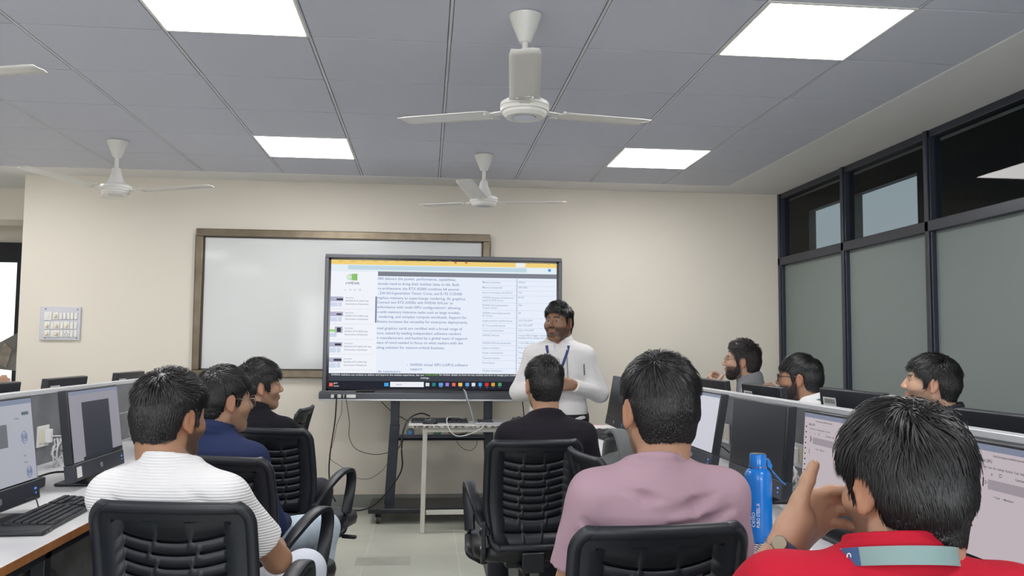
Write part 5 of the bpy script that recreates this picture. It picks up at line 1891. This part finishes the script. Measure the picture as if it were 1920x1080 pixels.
        mesh_b = mesh_sdf(bp, 0.004, lambda P: -0.0022 + 0.0012 * vnoise(P * 300, seed))
        mesh_np('beard', *mesh_b, M_beard, t)
    # shirt
    st = [torso(0.006, (zh - 0.02 - untuck) if not stand else zh + 0.03, zn + 0.002)]
    hem_z = zh - 0.02
    ncap = Cap(nb + (0, -0.006, -0.05), nb + (0, -0.004, 0.06), 0.076, 0.066, 0.03)
    st.append(Fn(lambda P: np.maximum(ncap.d(P), P[:, 2] - (zn + 0.008 - 0.30 * (P[:, 1] - yn))), ncap.c, ncap.R, 0.025))
    for s in (-1, 1):
        E_, W_ = np.array(A[s]['elbow'], float), np.array(A[s]['wrist'], float)
        st += [Cap((nx + s * 0.035, yn - 0.006, zn - 0.018), sh[s] + (0, 0, 0.002), 0.042, 0.056, 0.03)]
        if sleeve == 'short':
            st += [cutcap(sh[s], E_, 0.062, 0.060, 0.70, 0.035)]
        else:
            st += [Cap(sh[s], E_, 0.062, 0.052, 0.035), cutcap(E_, W_ + (W_ - E_) * 0.05, 0.053, 0.040, 0.93, 0.03)]
    if collar == 'crew':
        st += [ring_prim((nx, yn - 0.004, zn + 0.008), 0.068, 0.067, 0.0065, 0.006, -0.30, 0.006)]
    else:
        st += [ring_prim((nx, yn + 0.0, zn + 0.016), 0.067 * cr * (0.4 + 0.6 * fat), 0.066 * cr, 0.006, 0.016, -0.30, 0.006),
               ring_prim((nx, yn + 0.0, zn + 0.004), 0.077 * cr * (0.4 + 0.6 * fat), 0.076 * cr, 0.005, 0.014, -0.30, 0.006)]
    if collar == 'open':
        st += [Cap((nx, yn + 0.098, zn + 0.03), (nx, yn + 0.112, zn - 0.075), 0.047, 0.012, 0.004, '-')]
        for s in (-1, 1):
            st += [Ell((nx + s * 0.047, yn + 0.070, zn - 0.030), (0.019, 0.0065, 0.034), 0.004, '+', rot3(-0.35, s * 0.38, s * -0.55))]
    for (x0, z0, x1, z1, dp) in creases:       # pulled folds in the cloth of the back
        ends = []
        for x, z in ((x0, z0), (x1, z1)):
            ys = np.linspace(-0.4, 0.4, 321)
            dd = evalp(st, np.stack([np.full_like(ys, x), ys, np.full_like(ys, z)], 1))
            i = np.nonzero(dd < 0)[0]
            ends.append(np.array((x, ys[i[0]] if len(i) else 0, z)))
        A0, A1 = ends
        mid = (A0 + A1) / 2 + (0, 0, -0.006)
        st += [Cap(A0 + (0, 0.004, -0.017), A1 + (0, 0.004, -0.017), 0.006, 0.010, 0.018), Cap(A0 + (0, -0.006, 0), mid + (0, -0.010 + dp, 0), 0.005, 0.012, 0.016, '-'), Cap(mid + (0, -0.010 + dp, 0), A1 + (0, -0.006, 0), 0.012, 0.005, 0.016, '-')]
    rs = np.random.RandomState(seed + 50)
    ph = rs.uniform(0, 6, 6)

    def fold(P):
        x, y, z = P[:, 0], P[:, 1], P[:, 2]
        tt = (z - zh) / (zn - zh)
        m1 = np.clip(1.05 - tt, 0, 1)
        a = np.sin(52 * (z + 0.35 * np.abs(x) + 0.10 * np.sin(9 * x + ph[0])) + ph[1] + 1.6 * np.sin(6 * x + ph[2]))
        b = np.sin(34 * (z - 0.6 * x) + 2.2 * np.sin(11 * z + ph[3]) + ph[4])
        c = vnoise(P * 22, seed + 9)
        near = np.exp(-((np.abs(x) - sw) / 0.06) ** 2)
        return wr * (0.45 * a * np.maximum(c, -0.2) * (0.4 + m1) + 0.4 * b * np.clip(c + 0.2, 0, 1) * (m1 + 0.5 * near) + 0.55 * c)
    mesh_np('shirt', *mesh_sdf(st, res, fold), shirt, t)
    if legs:
        tr.append(Cap((-0.07, -0.01, z_seat + 0.10 if not stand else zh + 0.02), (0.07, -0.01, z_seat + 0.10 if not stand else zh + 0.02), 0.115, 0.115, 0.05))
        if stand:
            tr.append(torso(0.004, zh - 0.08, zh + 0.055))
        mesh_np('trousers', *mesh_sdf(tr, 0.008, lambda P: 0.004 * vnoise(P * 25, seed + 3)), trousers, t)
        for s in (-1, 1):
            if stand:
                N_ = np.array((s * 0.095, -0.01, 0.07))
            else:
                N_ = np.array((kn[s][0], kn[s][1] - 0.02, 0.08))
            sp = [Cap(N_ + (0, -0.03, -0.035), N_ + (0, 0.15, -0.042), 0.042, 0.036, 0.02), Cap(N_, N_ + (0, 0.05, -0.02), 0.045, 0.04, 0.02), Fn(lambda P: -P[:, 2], N_, 9, 0.004, '&')]
            mesh_np('shoe', *mesh_sdf(sp, 0.009), M_shoe, t)
    
    
    return dict(t=t, O=O, M=Mh, hs=hs, st=st, zn=zn, yn=yn, A=A, base=base, Rw=Rw, sh=sh, fold=fold, hx=hx, nx=nx)


M_shoe = mat('dark_shoe', lin(36, 34, 36), 0.5)


def front_y(p, x, z, sign=1):
    """where the shirt surface lies at (x, z), from the front (sign 1) or the back (-1)"""
    ys = np.linspace(0.4, -0.4, 161) * sign
    P_ = np.stack([np.full_like(ys, x), ys, np.full_like(ys, z)], 1)
    d = evalp(p['st'], P_)
    i = np.nonzero(d < 0)[0]
    return ys[i[0]] if len(i) else 0.0


def glasses(p, m, w=0.026, hgt=0.019, thick=0.0013):
    O, M_, hs = p['O'], p['M'], p['hs']
    W_ = lambda q: O + M_ @ (np.array(q, float) * hs)
    g = MB()
    for s in (-1, 1):
        c = (s * 0.033, 0.102, 0.010)
        path = []
        for k in range(24):
            a = 2 * PI * k / 24
            ca, sa = math.cos(a), math.sin(a)
            path.append(W_((c[0] + w * math.copysign(abs(ca) ** 0.6, ca), c[1] - 0.006 * abs(ca) * (1 if ca * s > 0 else 0.3), c[2] + hgt * math.copysign(abs(sa) ** 0.7, sa))))
        g.tube(path, thick, 6, closed=True)
        g.tube([W_((s * 0.058, 0.095, 0.018)), W_((s * 0.072, 0.08, 0.020)), W_((s * 0.079, 0.03, 0.016)), W_((s * 0.081, -0.012, 0.018)), W_((s * 0.080, -0.03, 0.0))], thick, 6)
    g.tube([W_((-0.009, 0.103, 0.014)), W_((0, 0.107, 0.017)), W_((0.009, 0.103, 0.014))], thick, 6)
    fr = g.build('glasses', m, p['t'], smooth=True)
    for s in (-1, 1):
        l = MB()
        poly = []
        for k in range(20):
            a = 2 * PI * k / 20
            ca, sa = math.cos(a), math.sin(a)
            poly.append((s * 0.033 + (w - 0.001) * math.copysign(abs(ca) ** 0.6, ca), 0.010 + (hgt - 0.001) * math.copysign(abs(sa) ** 0.7, sa)))
        l.prism(poly, 0.1005, 0.1015, lambda a, b, h: W_((a, h - 0.005 * max(0, (abs(a) - 0.033) / 0.026), b)))
        l.build('lens', M_lens, fr)
    return fr


def lens_mat():
    m = bpy.data.materials.new('spectacle_lens')
    m.use_nodes = True
    nt = m.node_tree
    g = nt.nodes.new('ShaderNodeBsdfGlossy')
    g.inputs['Roughness'].default_value = 0.03
    tr = nt.nodes.new('ShaderNodeBsdfTransparent')
    mx = nt.nodes.new('ShaderNodeMixShader')
    mx.inputs[0].default_value = 0.12
    nt.links.new(tr.outputs[0], mx.inputs[1])
    nt.links.new(g.outputs[0], mx.inputs[2])
    nt.links.new(mx.outputs[0], nt.nodes['Material Output'].inputs['Surface'])
    return m


M_lens = lens_mat()
M_gold = mat('thin_metal_rim', lin(150, 140, 125), 0.3, 0.9)
M_rim = mat('black_rim', lin(20, 20, 22), 0.3)
M_jeans = mat('pale_blue_jeans', lin(168, 186, 204), 0.85, noise=(30, lin(196, 208, 220), 0.3), bump=(600, 0.3))
M_palej = mat('very_pale_jeans', lin(205, 210, 222), 0.85, bump=(600, 0.3))
M_navyt = mat('dark_trousers', lin(34, 36, 46), 0.8)
HZ = lambda top, hs=1.0: top - 0.130 * hs

short = dict(thick=0.011, top=0.045, side=0.016, lift=0.35, n=5200, clump=0.35)
lo = {}

p = person('man in a ribbed white tee seen from behind at the left foreground', (-0.712, 2.50, 1.064), 12, 28, cloth('white_ribbed_knit', lin(226, 225, 226), 'rib'),
           dict(short, n=6500, thick=0.013, top=0.050, spin=0.4, lift=0.45, clump=0.5, w=0.0015), lean=-0.09, creases=((0.09, 0.90, 0.16, 0.85, 0.0), (-0.12, 0.87, -0.06, 0.84, 0.002)), off=(-0.035, 0.0), nk=0.0, hs=0.99, sw=0.160, wide=0.97, skin='mid', beard=0.75, trousers=M_palej, seed=3, res=0.005, fat=1.0,
           arms={1: dict(elbow=(0.250, 0.06, 0.665), wrist=(0.10, 0.31, 0.68)), -1: dict(elbow=(-0.225, 0.10, 0.69), wrist=(-0.13, 0.34, 0.68))}, pitch=-0.10, knees={-1: (-0.14, 0.46, 0.49), 1: (0.17, 0.50, 0.52)}, wr=0.0028)
P_WHITE = p
p = person('man in a navy blue shirt and glasses, second in the left row', (-0.770, 3.40, 1.055), 25, 52, cloth('navy_shirt_cloth', lin(38, 47, 80)),
           dict(short, n=4200, thick=0.012, top=0.045, side=0.018, clump=0.35), lean=-0.02, sw=0.175, skin='tan', beard=0.25, trousers=M_jeans, seed=5, collar='shirt', sleeve='long', pitch=-0.06,
           knees={-1: (-0.12, 0.46, 0.48), 1: (0.16, 0.50, 0.50)})
glasses(p, M_gold, w=0.027, hgt=0.021)
tg = p
p = person('man in a black collared shirt looking right, third in the left row', (-0.838, 4.46, 1.060), 22, 68, cloth('black_shirt_cloth', lin(27, 27, 32)),
           dict(short, n=4200, thick=0.015, top=0.05, side=0.03, lift=0.5, clump=0.5, w=0.0019), lean=-0.02, sw=0.185, skin='tan', beard=0.2, trousers=M_navyt, seed=8, collar='shirt', sleeve='long', pitch=0.02)
p = person('man in a black tee with a thin neck chain, seen from behind in the middle', (0.545, 3.96, 1.098), -6, -10, cloth('black_tee_cloth', lin(33, 31, 37)),
           dict(short, n=4500, thick=0.012, top=0.05, side=0.013, spin=0.5, lift=0.35, clump=0.45, w=0.0018, whorl=(0.0, -0.07, 0.09)), lean=-0.02, sw=0.170, neckless=0.022, skin='tan', beard=0.3, trousers=M_navyt, seed=11, pitch=0.0)
P_CEN = p
ch = MB().tube([(p['nx'] + 0.073 * math.cos(a), p['yn'] + 0.002 + 0.071 * math.sin(a), p['zn'] + 0.020 + 0.012 * math.sin(a + PI) * 1.0) for a in (2 * PI * k / 40 for k in range(40))], 0.0016, 6, closed=True).build('neck_chain', mat('silver_chain', lin(214, 200, 170), 0.25, 0.9), p['t'], smooth=True)
p = person('man in a mauve tee seen from behind in the right foreground', (0.597, 2.16, 1.112), -3, -6, cloth('mauve_tee_cloth', lin(168, 140, 152)),
           dict(short, n=7500, thick=0.011, top=0.055, side=0.013, spin=0.5, lift=0.32, clump=0.3, w=0.0014, whorl=(-0.022, -0.055, 0.112)), lean=-0.035, off=(0.026, 0.0), nk=0.15, shup=0.016, hs=1.10, creases=((0.00, 0.895, 0.12, 0.930, 0.0), (0.02, 0.855, 0.155, 0.890, 0.0), (-0.05, 0.845, 0.04, 0.862, 0.002), (-0.20, 0.865, -0.155, 0.82, 0.0), (-0.10, 0.94, -0.03, 0.925, 0.003)), sw=0.166, wide=1.0, arms={-1: dict(elbow=(-0.228, -0.02, 0.66)), 1: dict(elbow=(0.212, -0.02, 0.66))}, skin='tan', beard=0.5, trousers=M_navyt, seed=14, pitch=-0.04, wr=0.0075)
P_MAUVE = p
# red shirt, chin on the raised left hand
W_l = None
p0 = dict(head=(0.770, 1.30, 1.085), heading=-14)
Rl = rot3(0, 0, 14 * D2R)
P_RED_SH = cloth('red_polo_cloth', lin(176, 28, 48))


def to_local(pt, head, heading, lean, off=(0, 0)):
    h = heading * D2R
    Rw = rot3(0, 0, -h)
    b = np.array(head, float) - Rw @ np.array((off[0], lean + 0.055 + off[1], 0))
    b[2] = 0
    return Rw.T @ (np.array(pt, float) - b), Rw


hd, hg, ln, of_ = (0.752, 1.30, 1.055), 5, 0.06, (0.052, 0.0)
Wp = atY(1476, 1016, 1.42)
wl, Rw_ = to_local(Wp, hd, hg, ln, of_)
fl = Rw_.T @ unit((0.74, 0.50, 0.40))
nl = Rw_.T @ unit((0.30, -0.92, -0.12))
sl = Rw_.T @ unit((-0.42, 0.0, 0.9))
tl = Rw_.T @ unit((0.36, 0.02, 0.93))
el, _ = to_local((0.50, 1.42, 0.80), hd, hg, ln, of_)
p = person('man in a red polo nearest at right, chin resting on his raised left hand', hd, hg, -8, P_RED_SH,
           dict(short, n=9000, thick=0.016, ttop=0.022, top=0.070, side=0.026, spin=0.6, lift=0.30, clump=0.35, w=0.0013, nape=-0.014, whorl=(0.0, -0.055, 0.11)), lean=ln, off=of_, nk=0.2, cr=0.95, shz=(0.004, -0.012), sw=0.176, wide=1.04, skin='tan', beard=0.6, trousers=M_navyt, seed=17, pitch=-0.12, res=0.0042, hs=0.97, neckless=-0.014, shup=0.035,
           arms={-1: dict(elbow=tuple(el), wrist=tuple(wl), f=fl, n=nl, s=sl, hand=dict(curl=(0.5, 0.5, 0.52, 0.54), thumb=tl, tcurl=0.10, size=1.10, spread=-0.07, fr=1.15, kl=1.0))}, collar='shirt')
P_RED = p
# presenter
p = person('standing presenter in a white spotted shirt with a blue lanyard', (0.838, 5.40, 1.432), 194, 217, cloth('white_spotted_shirt', lin(224, 222, 222), 'dots'),
           dict(thick=0.009, ttop=0.016, lump=0.0035, top=0.050, side=0.014, lift=0.45, n=4000, clump=0.5, w=0.0021, up=0.014, sweep=(0.9, -0.2, 0.2), whorl=(-0.03, -0.04, 0.11)), lean=0.0, sw=0.165, wide=1.04, skin='brown', beard=0.75, stand=True, trousers=M_navyt, seed=21, collar='open', sleeve='long', res=0.0042, fat=1.10, wr=0.0065,
           arms={-1: dict(elbow=(-0.258, -0.02, 0.985), wrist=(-0.105, 0.185, 1.045), f=(0.92, 0.30, 0.05), n=(0.25, -0.9, -0.2), s=(0, 0.1, 1), hand=dict(curl=(0.75, 0.95, 1.0, 1.0), thumb=(0.8, 0.25, 0.35), tcurl=0.4)),
                 1: dict(elbow=(0.262, -0.01, 0.985), wrist=(0.12, 0.19, 1.00), f=(-0.85, 0.35, 0.05), n=(-0.2, -0.9, -0.2), s=(0, 0.1, 1), hand=dict(curl=(0.7, 0.8, 0.85, 0.9), thumb=(-0.7, 0.3, 0.4)))})
P_PRES = p
p = person('bearded man in a grey jacket and glasses, chin on hand, behind the right partition', (1.965, 5.20, 1.195), -68, -70, cloth('grey_jacket_cloth', lin(136, 137, 142)),
           dict(thick=0.013, ttop=0.022, top=0.035, side=0.022, lift=0.7, n=3800, clump=0.5, curl=0.9, w=0.0020, up=0.022, sweep=(0, -0.5, 0.6), m=M_hairb, nape=-0.01), lean=0.12, sw=0.175, skin='fair', beard=0.8, beardmesh=True, trousers=M_navyt, seed=25, collar='shirt', sleeve='long', res=0.0042, hs=0.97, pitch=0.03, knees={-1: (-0.13, 0.36, 0.485), 1: (0.13, 0.36, 0.485)},
           arms={-1: dict(elbow=(-0.19, 0.36, 0.80), wrist=(-0.075, 0.335, 1.030), f=(0.5, 0.35, 0.55), n=(0.5, -0.75, 0.2), s=(0.1, -0.6, 0.6), hand=dict(curl=(0.85, 0.9, 0.9, 0.9), thumb=(0.4, -0.5, 0.5), size=0.95))})
glasses(p, M_gold, w=0.026, hgt=0.017)
p = person('bespectacled man in a white shirt and green lanyard, hand at mouth, behind the partition', (1.915, 4.25, 1.122), -66, -58, cloth('plain_white_shirt', lin(228, 227, 226)),
           dict(short, n=4200, thick=0.010, ttop=0.011, top=0.055, side=0.016, up=0.008, lift=0.22, clump=0.35, w=0.0019, sweep=(0.2, 0.5, -0.2)), lean=0.13, sw=0.175, skin='mid', beard=0.85, beardmesh=True, trousers=M_navyt, seed=28, collar='shirt', sleeve='long', res=0.0045, pitch=-0.02, knees={-1: (-0.13, 0.34, 0.485), 1: (0.13, 0.34, 0.485)},
           arms={-1: dict(elbow=(-0.20, 0.36, 0.78), wrist=(-0.06, 0.36, 0.985), f=(0.35, 0.1, 0.75), n=(0.4, -0.8, 0.1), s=(0.3, -0.4, 0.6), hand=dict(curl=(0.7, 0.75, 0.8, 0.85), thumb=(0.6, -0.4, 0.5), size=0.95))})
glasses(p, M_rim, w=0.026, hgt=0.019, thick=0.0021)
P_WR = p
p = person('wavy haired man in profile in front of the dark glass, behind the red shirt man', (2.215, 3.58, 1.128), -60, -60, cloth('charcoal_tee_cloth', lin(50, 50, 56)),
           dict(thick=0.011, ttop=0.012, top=0.055, side=0.03, lift=0.3, up=0.022, sweep=(0, 0.1, 0.1), n=4600, clump=0.6, curl=0.35, w=0.0019), lean=0.10, sw=0.175, skin='fair', beard=0.45, trousers=M_navyt, seed=31, res=0.0042, pitch=0.05)
p = person('man at the left edge beyond the partition, only his raised hand showing', (-2.72, 4.93, 1.19), 75, 60, cloth('rust_tee_cloth', lin(176, 128, 104)),
           dict(short, n=800), lean=0.08, sw=0.18, skin='tan', trousers=M_navyt, seed=34, knees={-1: (-0.13, 0.36, 0.485), 1: (0.13, 0.36, 0.485)},
           arms={1: dict(elbow=(0.17, 0.33, 0.80), wrist=(0.035, 0.475, 1.02), f=(-0.55, 0.55, 0.35), n=(-0.4, -0.5, -0.5), s=(-0.2, -0.4, 0.8), hand=dict(curl=(0.6, 0.65, 0.7, 0.75), size=1.1)),
                 -1: dict(elbow=(-0.17, 0.33, 0.80), wrist=(-0.03, 0.46, 1.0), f=(0.5, 0.6, 0.3), n=(0.4, -0.5, -0.5), s=(0.2, -0.4, 0.8), hand=dict(curl=(0.6, 0.65, 0.7, 0.75), size=1.1))})


# ------------------------------------------------------------------ what they wear
def ribbon(p, pts, w, m, name, off=0.003, sign=1, flat_up=None):
    """a flat band over the shirt through local (x, z) points"""
    path = []
    for x, z in [(q[0], q[1]) for q in pts]:
        path.append((x, front_y(p, x, z, sign) + off * sign, z))
    path = smooth_path(path, 4)
    return MB().sweep(path, [(-w / 2, -0.0008), (w / 2, -0.0008), (w / 2, 0.0008), (-w / 2, 0.0008)], up=(0, 1, 0)).build(name, m, p['t'], smooth=True, keep_sharp=50)


def neck_band(p, rx, ry, z, hgt, m, tilt=0.30, name='lanyard'):
    path = []
    for k in range(45):
        a = math.radians(145 + 250 * k / 44)
        x, y = rx * math.cos(a), ry * math.sin(a)
        path.append((p['nx'] + x, p['yn'] - 0.002 + y, z - tilt * y))
    return MB().sweep(path, [(-0.001, -hgt / 2), (0.001, -hgt / 2), (0.001, hgt / 2), (-0.001, hgt / 2)], up=(0, 0.25, 1)).build(name, m, p['t'], smooth=True, keep_sharp=50)


M_teal = mat('teal_ribbon', lin(126, 150, 150), 0.7)
M_navyrib = mat('navy_ribbon', lin(44, 62, 120), 0.6)
M_green = mat('green_ribbon', lin(88, 128, 116), 0.7)
p = P_RED
lb = neck_band(p, 0.0885, 0.0875, p['zn'] + 0.002, 0.026, M_teal, 0.30)
# dark blue patch with a white swirl on the left of the band
a0, a1 = math.radians(197), math.radians(216)
path = [(p['nx'] + 0.0905 * math.cos(a), p['yn'] - 0.002 + 0.0895 * math.sin(a), p['zn'] + 0.002 - 0.30 * 0.0895 * math.sin(a)) for a in np.linspace(a0, a1, 6)]
pa_ = MB().sweep(path, [(-0.0008, -0.0128), (0.0008, -0.0128), (0.0008, 0.0128), (-0.0008, 0.0128)], up=(0, 0.25, 1)).build('woven_patch', mat('patch_blue', lin(54, 84, 128), 0.7), lb)
am = (a0 + a1) / 2
cc = np.array((p['nx'] + 0.0918 * math.cos(am), p['yn'] - 0.002 + 0.0908 * math.sin(am), p['zn'] + 0.002 - 0.30 * 0.0895 * math.sin(am)))
tx = np.array((-math.sin(am), math.cos(am), 0))
sp = [cc + tx * (0.0055 * (0.3 + t_) * math.cos(5.5 * t_)) + np.array((0, 0, 1)) * (0.008 * (0.3 + t_) * math.sin(5.5 * t_)) for t_ in np.linspace(0, 1.0, 14)]
MB().tube(sp, 0.0009, 5).build('swirl', M_white, pa_)
# wrist watch
Wl, El = np.array(wl), np.array(el)
ax = unit(Wl - El)
cw_ = Wl - ax * 0.012
e1 = unit(np.cross(ax, (0, 0, 1)))
e2 = np.cross(ax, e1)
ring = [cw_ + e1 * 0.0295 * math.cos(a) + e2 * 0.0285 * math.sin(a) for a in (2 * PI * k / 28 for k in range(28))]
wa_ = MB().sweep(ring, [(-0.0015, -0.011), (0.0015, -0.011), (0.0015, 0.011), (-0.0015, 0.011)], closed=True, up=tuple(ax)).build('watch', mat('blue_grey_strap', lin(70, 86, 112), 0.6), P_RED['t'], smooth=True, keep_sharp=50)
ev = P_RED['Rw'].T @ np.array((-0.55, -0.75, 0.35))
e2 = unit(ev - ax * (ev @ ax))
cf = cw_ + e2 * 0.0285
MB().cyl(cf, cf + e2 * 0.007, 0.0135, 0.0125, 24).build('watch_case', mat('pale_gold_case', lin(158, 146, 128), 0.3, 0.8), wa_, bevel=0.001)
p = P_PRES
zn = p['zn']
lz = neck_band(p, 0.081, 0.079, zn + 0.004, 0.016, M_navyrib)
for s in (-1, 1):
    ribbon(p, [(s * 0.070, zn - 0.03), (s * 0.062, zn - 0.07), (s * 0.042, zn - 0.13), (s * 0.020, zn - 0.19), (s * 0.004, zn - 0.235)], 0.017, M_navyrib, 'lanyard_strap', 0.005)
ribbon(p, [(0.004, zn - 0.225), (0.004, zn - 0.30), (0.002, zn - 0.36)], 0.010, M_navyrib, 'lanyard_tail', 0.008)
path = [(x, front_y(p, x, z) + 0.006, z) for x, z in ((-0.058, zn - 0.05), (-0.062, zn - 0.12), (-0.066, zn - 0.20), (-0.070, zn - 0.27))]
MB().tube(smooth_path(path, 4), 0.0016, 6).build('thin_cord', M_cable_b, p['t'], smooth=True)
x, z = -0.165, zn - 0.185
path = [(x, front_y(p, x, z + 0.04) + 0.004, z + 0.04), (x - 0.003, front_y(p, x, z - 0.03) + 0.005, z - 0.03)]
MB().tube(path, 0.0042, 8).build('pocket_pen', M_grey, p['t'])
for k in range(6):
    z = zn - 0.035 - 0.075 * k
    y = front_y(p, 0.0, z)
    MB().cyl((0.0, y - 0.002, z), (0.0, y + 0.003, z), 0.0055, n=12).build('button', mat('pearl_button', lin(205, 203, 200), 0.3) if k == 0 else MATS['pearl_button'], p['t'])
MB().sweep([(p['hx'] + 0.185 * math.cos(a), 0.02 + 0.142 * math.sin(a), 0.842) for a in (2 * PI * k / 40 for k in range(40))], [(-0.002, -0.017), (0.002, -0.017), (0.002, 0.017), (-0.002, 0.017)], closed=True).build('belt', M_leather, p['t'], smooth=True, keep_sharp=50)
MB().box((0.0, 0.166, 0.842), (0.036, 0.004, 0.028)).build('belt_buckle', M_grey, p['t'], bevel=0.003)
p = P_WR
neck_band(p, 0.083, 0.081, p['zn'] + 0.0, 0.018, M_green)
for s in (-1, 1):
    ribbon(p, [(s * 0.072, p['zn'] - 0.04), (s * 0.060, p['zn'] - 0.10), (s * 0.030, p['zn'] - 0.20), (0.0, p['zn'] - 0.28)], 0.018, M_green, 'lanyard_strap', 0.006)

# grey backpack on the spare chair
t = thing('backpack', 'grey backpack with a padded strap on the spare chair by the right desk', 'bag', (0.80, 3.30, 0.434), 0.35)
M_bag = mat('grey_bag_cloth', lin(98, 101, 101), 0.75, bump=(500, 0.4))
M_bag2 = mat('darker_bag_cloth', lin(72, 75, 77), 0.75, bump=(500, 0.4))


def rbox(c, half, r, k=0.02, R=None):
    c, half = np.array(c, float), np.array(half, float)
    Rm = np.eye(3) if R is None else R

    def f(P):
        q = np.abs((P - c) @ Rm) - half + r
        return np.sqrt((np.maximum(q, 0) ** 2).sum(1)) + np.minimum(q.max(1), 0) - r
    return Fn(f, c, float(np.linalg.norm(half)), k)


mesh_np('main_body', *mesh_sdf([rbox((0, 0, 0.215), (0.125, 0.085, 0.215), 0.06), Ell((0.0, 0.0, 0.37), (0.115, 0.08, 0.07), 0.04)], 0.008, lambda P: 0.004 * vnoise(P * 30, 4)), M_bag, t)
mesh_np('front_pocket', *mesh_sdf([rbox((0.03, -0.085, 0.15), (0.095, 0.035, 0.13), 0.03)], 0.008, lambda P: 0.003 * vnoise(P * 30, 6)), M_bag2, t)
MB().tube([(0.108 * math.cos(a), -0.055 - 0.02 * math.sin(a), 0.27 + 0.155 * math.sin(a)) for a in np.linspace(0.05, PI - 0.05, 24)], 0.004, 6).build('zip', M_bag2, t, smooth=True)
st_prof = [(0.032 * math.copysign(abs(math.cos(q)) ** 0.6, math.cos(q)), 0.011 * math.copysign(abs(math.sin(q)) ** 0.6, math.sin(q))) for q in (2 * PI * k / 12 for k in range(12))]
for x0, dz in ((-0.075, 0.045), (0.045, 0.0)):
    MB().sweep(smooth_path([(x0 + 0.01, 0.06, 0.40), (x0 + 0.005, 0.03, 0.455 + dz), (x0, -0.035, 0.475 + dz), (x0 - 0.005, -0.085, 0.41 + dz), (x0 - 0.005, -0.105, 0.33), (x0, -0.10, 0.22)], 6), st_prof, up=(0, -0.55, 0.8)).build('shoulder_strap', M_bag, t, smooth=True)
MB().tube(smooth_path([(-0.03, 0.07, 0.40), (-0.02, 0.075, 0.445), (0.03, 0.075, 0.445), (0.04, 0.07, 0.40)], 6), 0.008, 8).build('carry_handle', M_bag2, t, smooth=True)
MB().bx(0.0, 0.07, -0.121, -0.118, 0.20, 0.206).build('teal_piping', mat('teal_piping', lin(92, 140, 150), 0.5), t)

# dark bag hung under the left desk
t = thing('bag', 'dark grey cloth bag hanging under the near end of left desk', 'bag', (-1.12, 2.62, 0.36), 0.2)
mesh_np('pouch', *mesh_sdf([rbox((0, 0, 0.12), (0.05, 0.14, 0.13), 0.045), Ell((0.0, 0.03, 0.04), (0.06, 0.15, 0.07), 0.05)], 0.009, lambda P: 0.007 * vnoise(P * 32, 14)), mat('dark_bag_cloth', lin(58, 60, 66), 0.85, bump=(400, 0.5)), t)
MB().sweep(smooth_path([(0, -0.09, 0.23), (0, -0.06, 0.31), (0, 0.0, 0.345), (0, 0.06, 0.31), (0, 0.09, 0.23)], 6), [(-0.014, -0.002), (0.014, -0.002), (0.014, 0.002), (-0.014, 0.002)], up=(1, 0, 0)).build('strap', M_blackplastic, t, smooth=True)
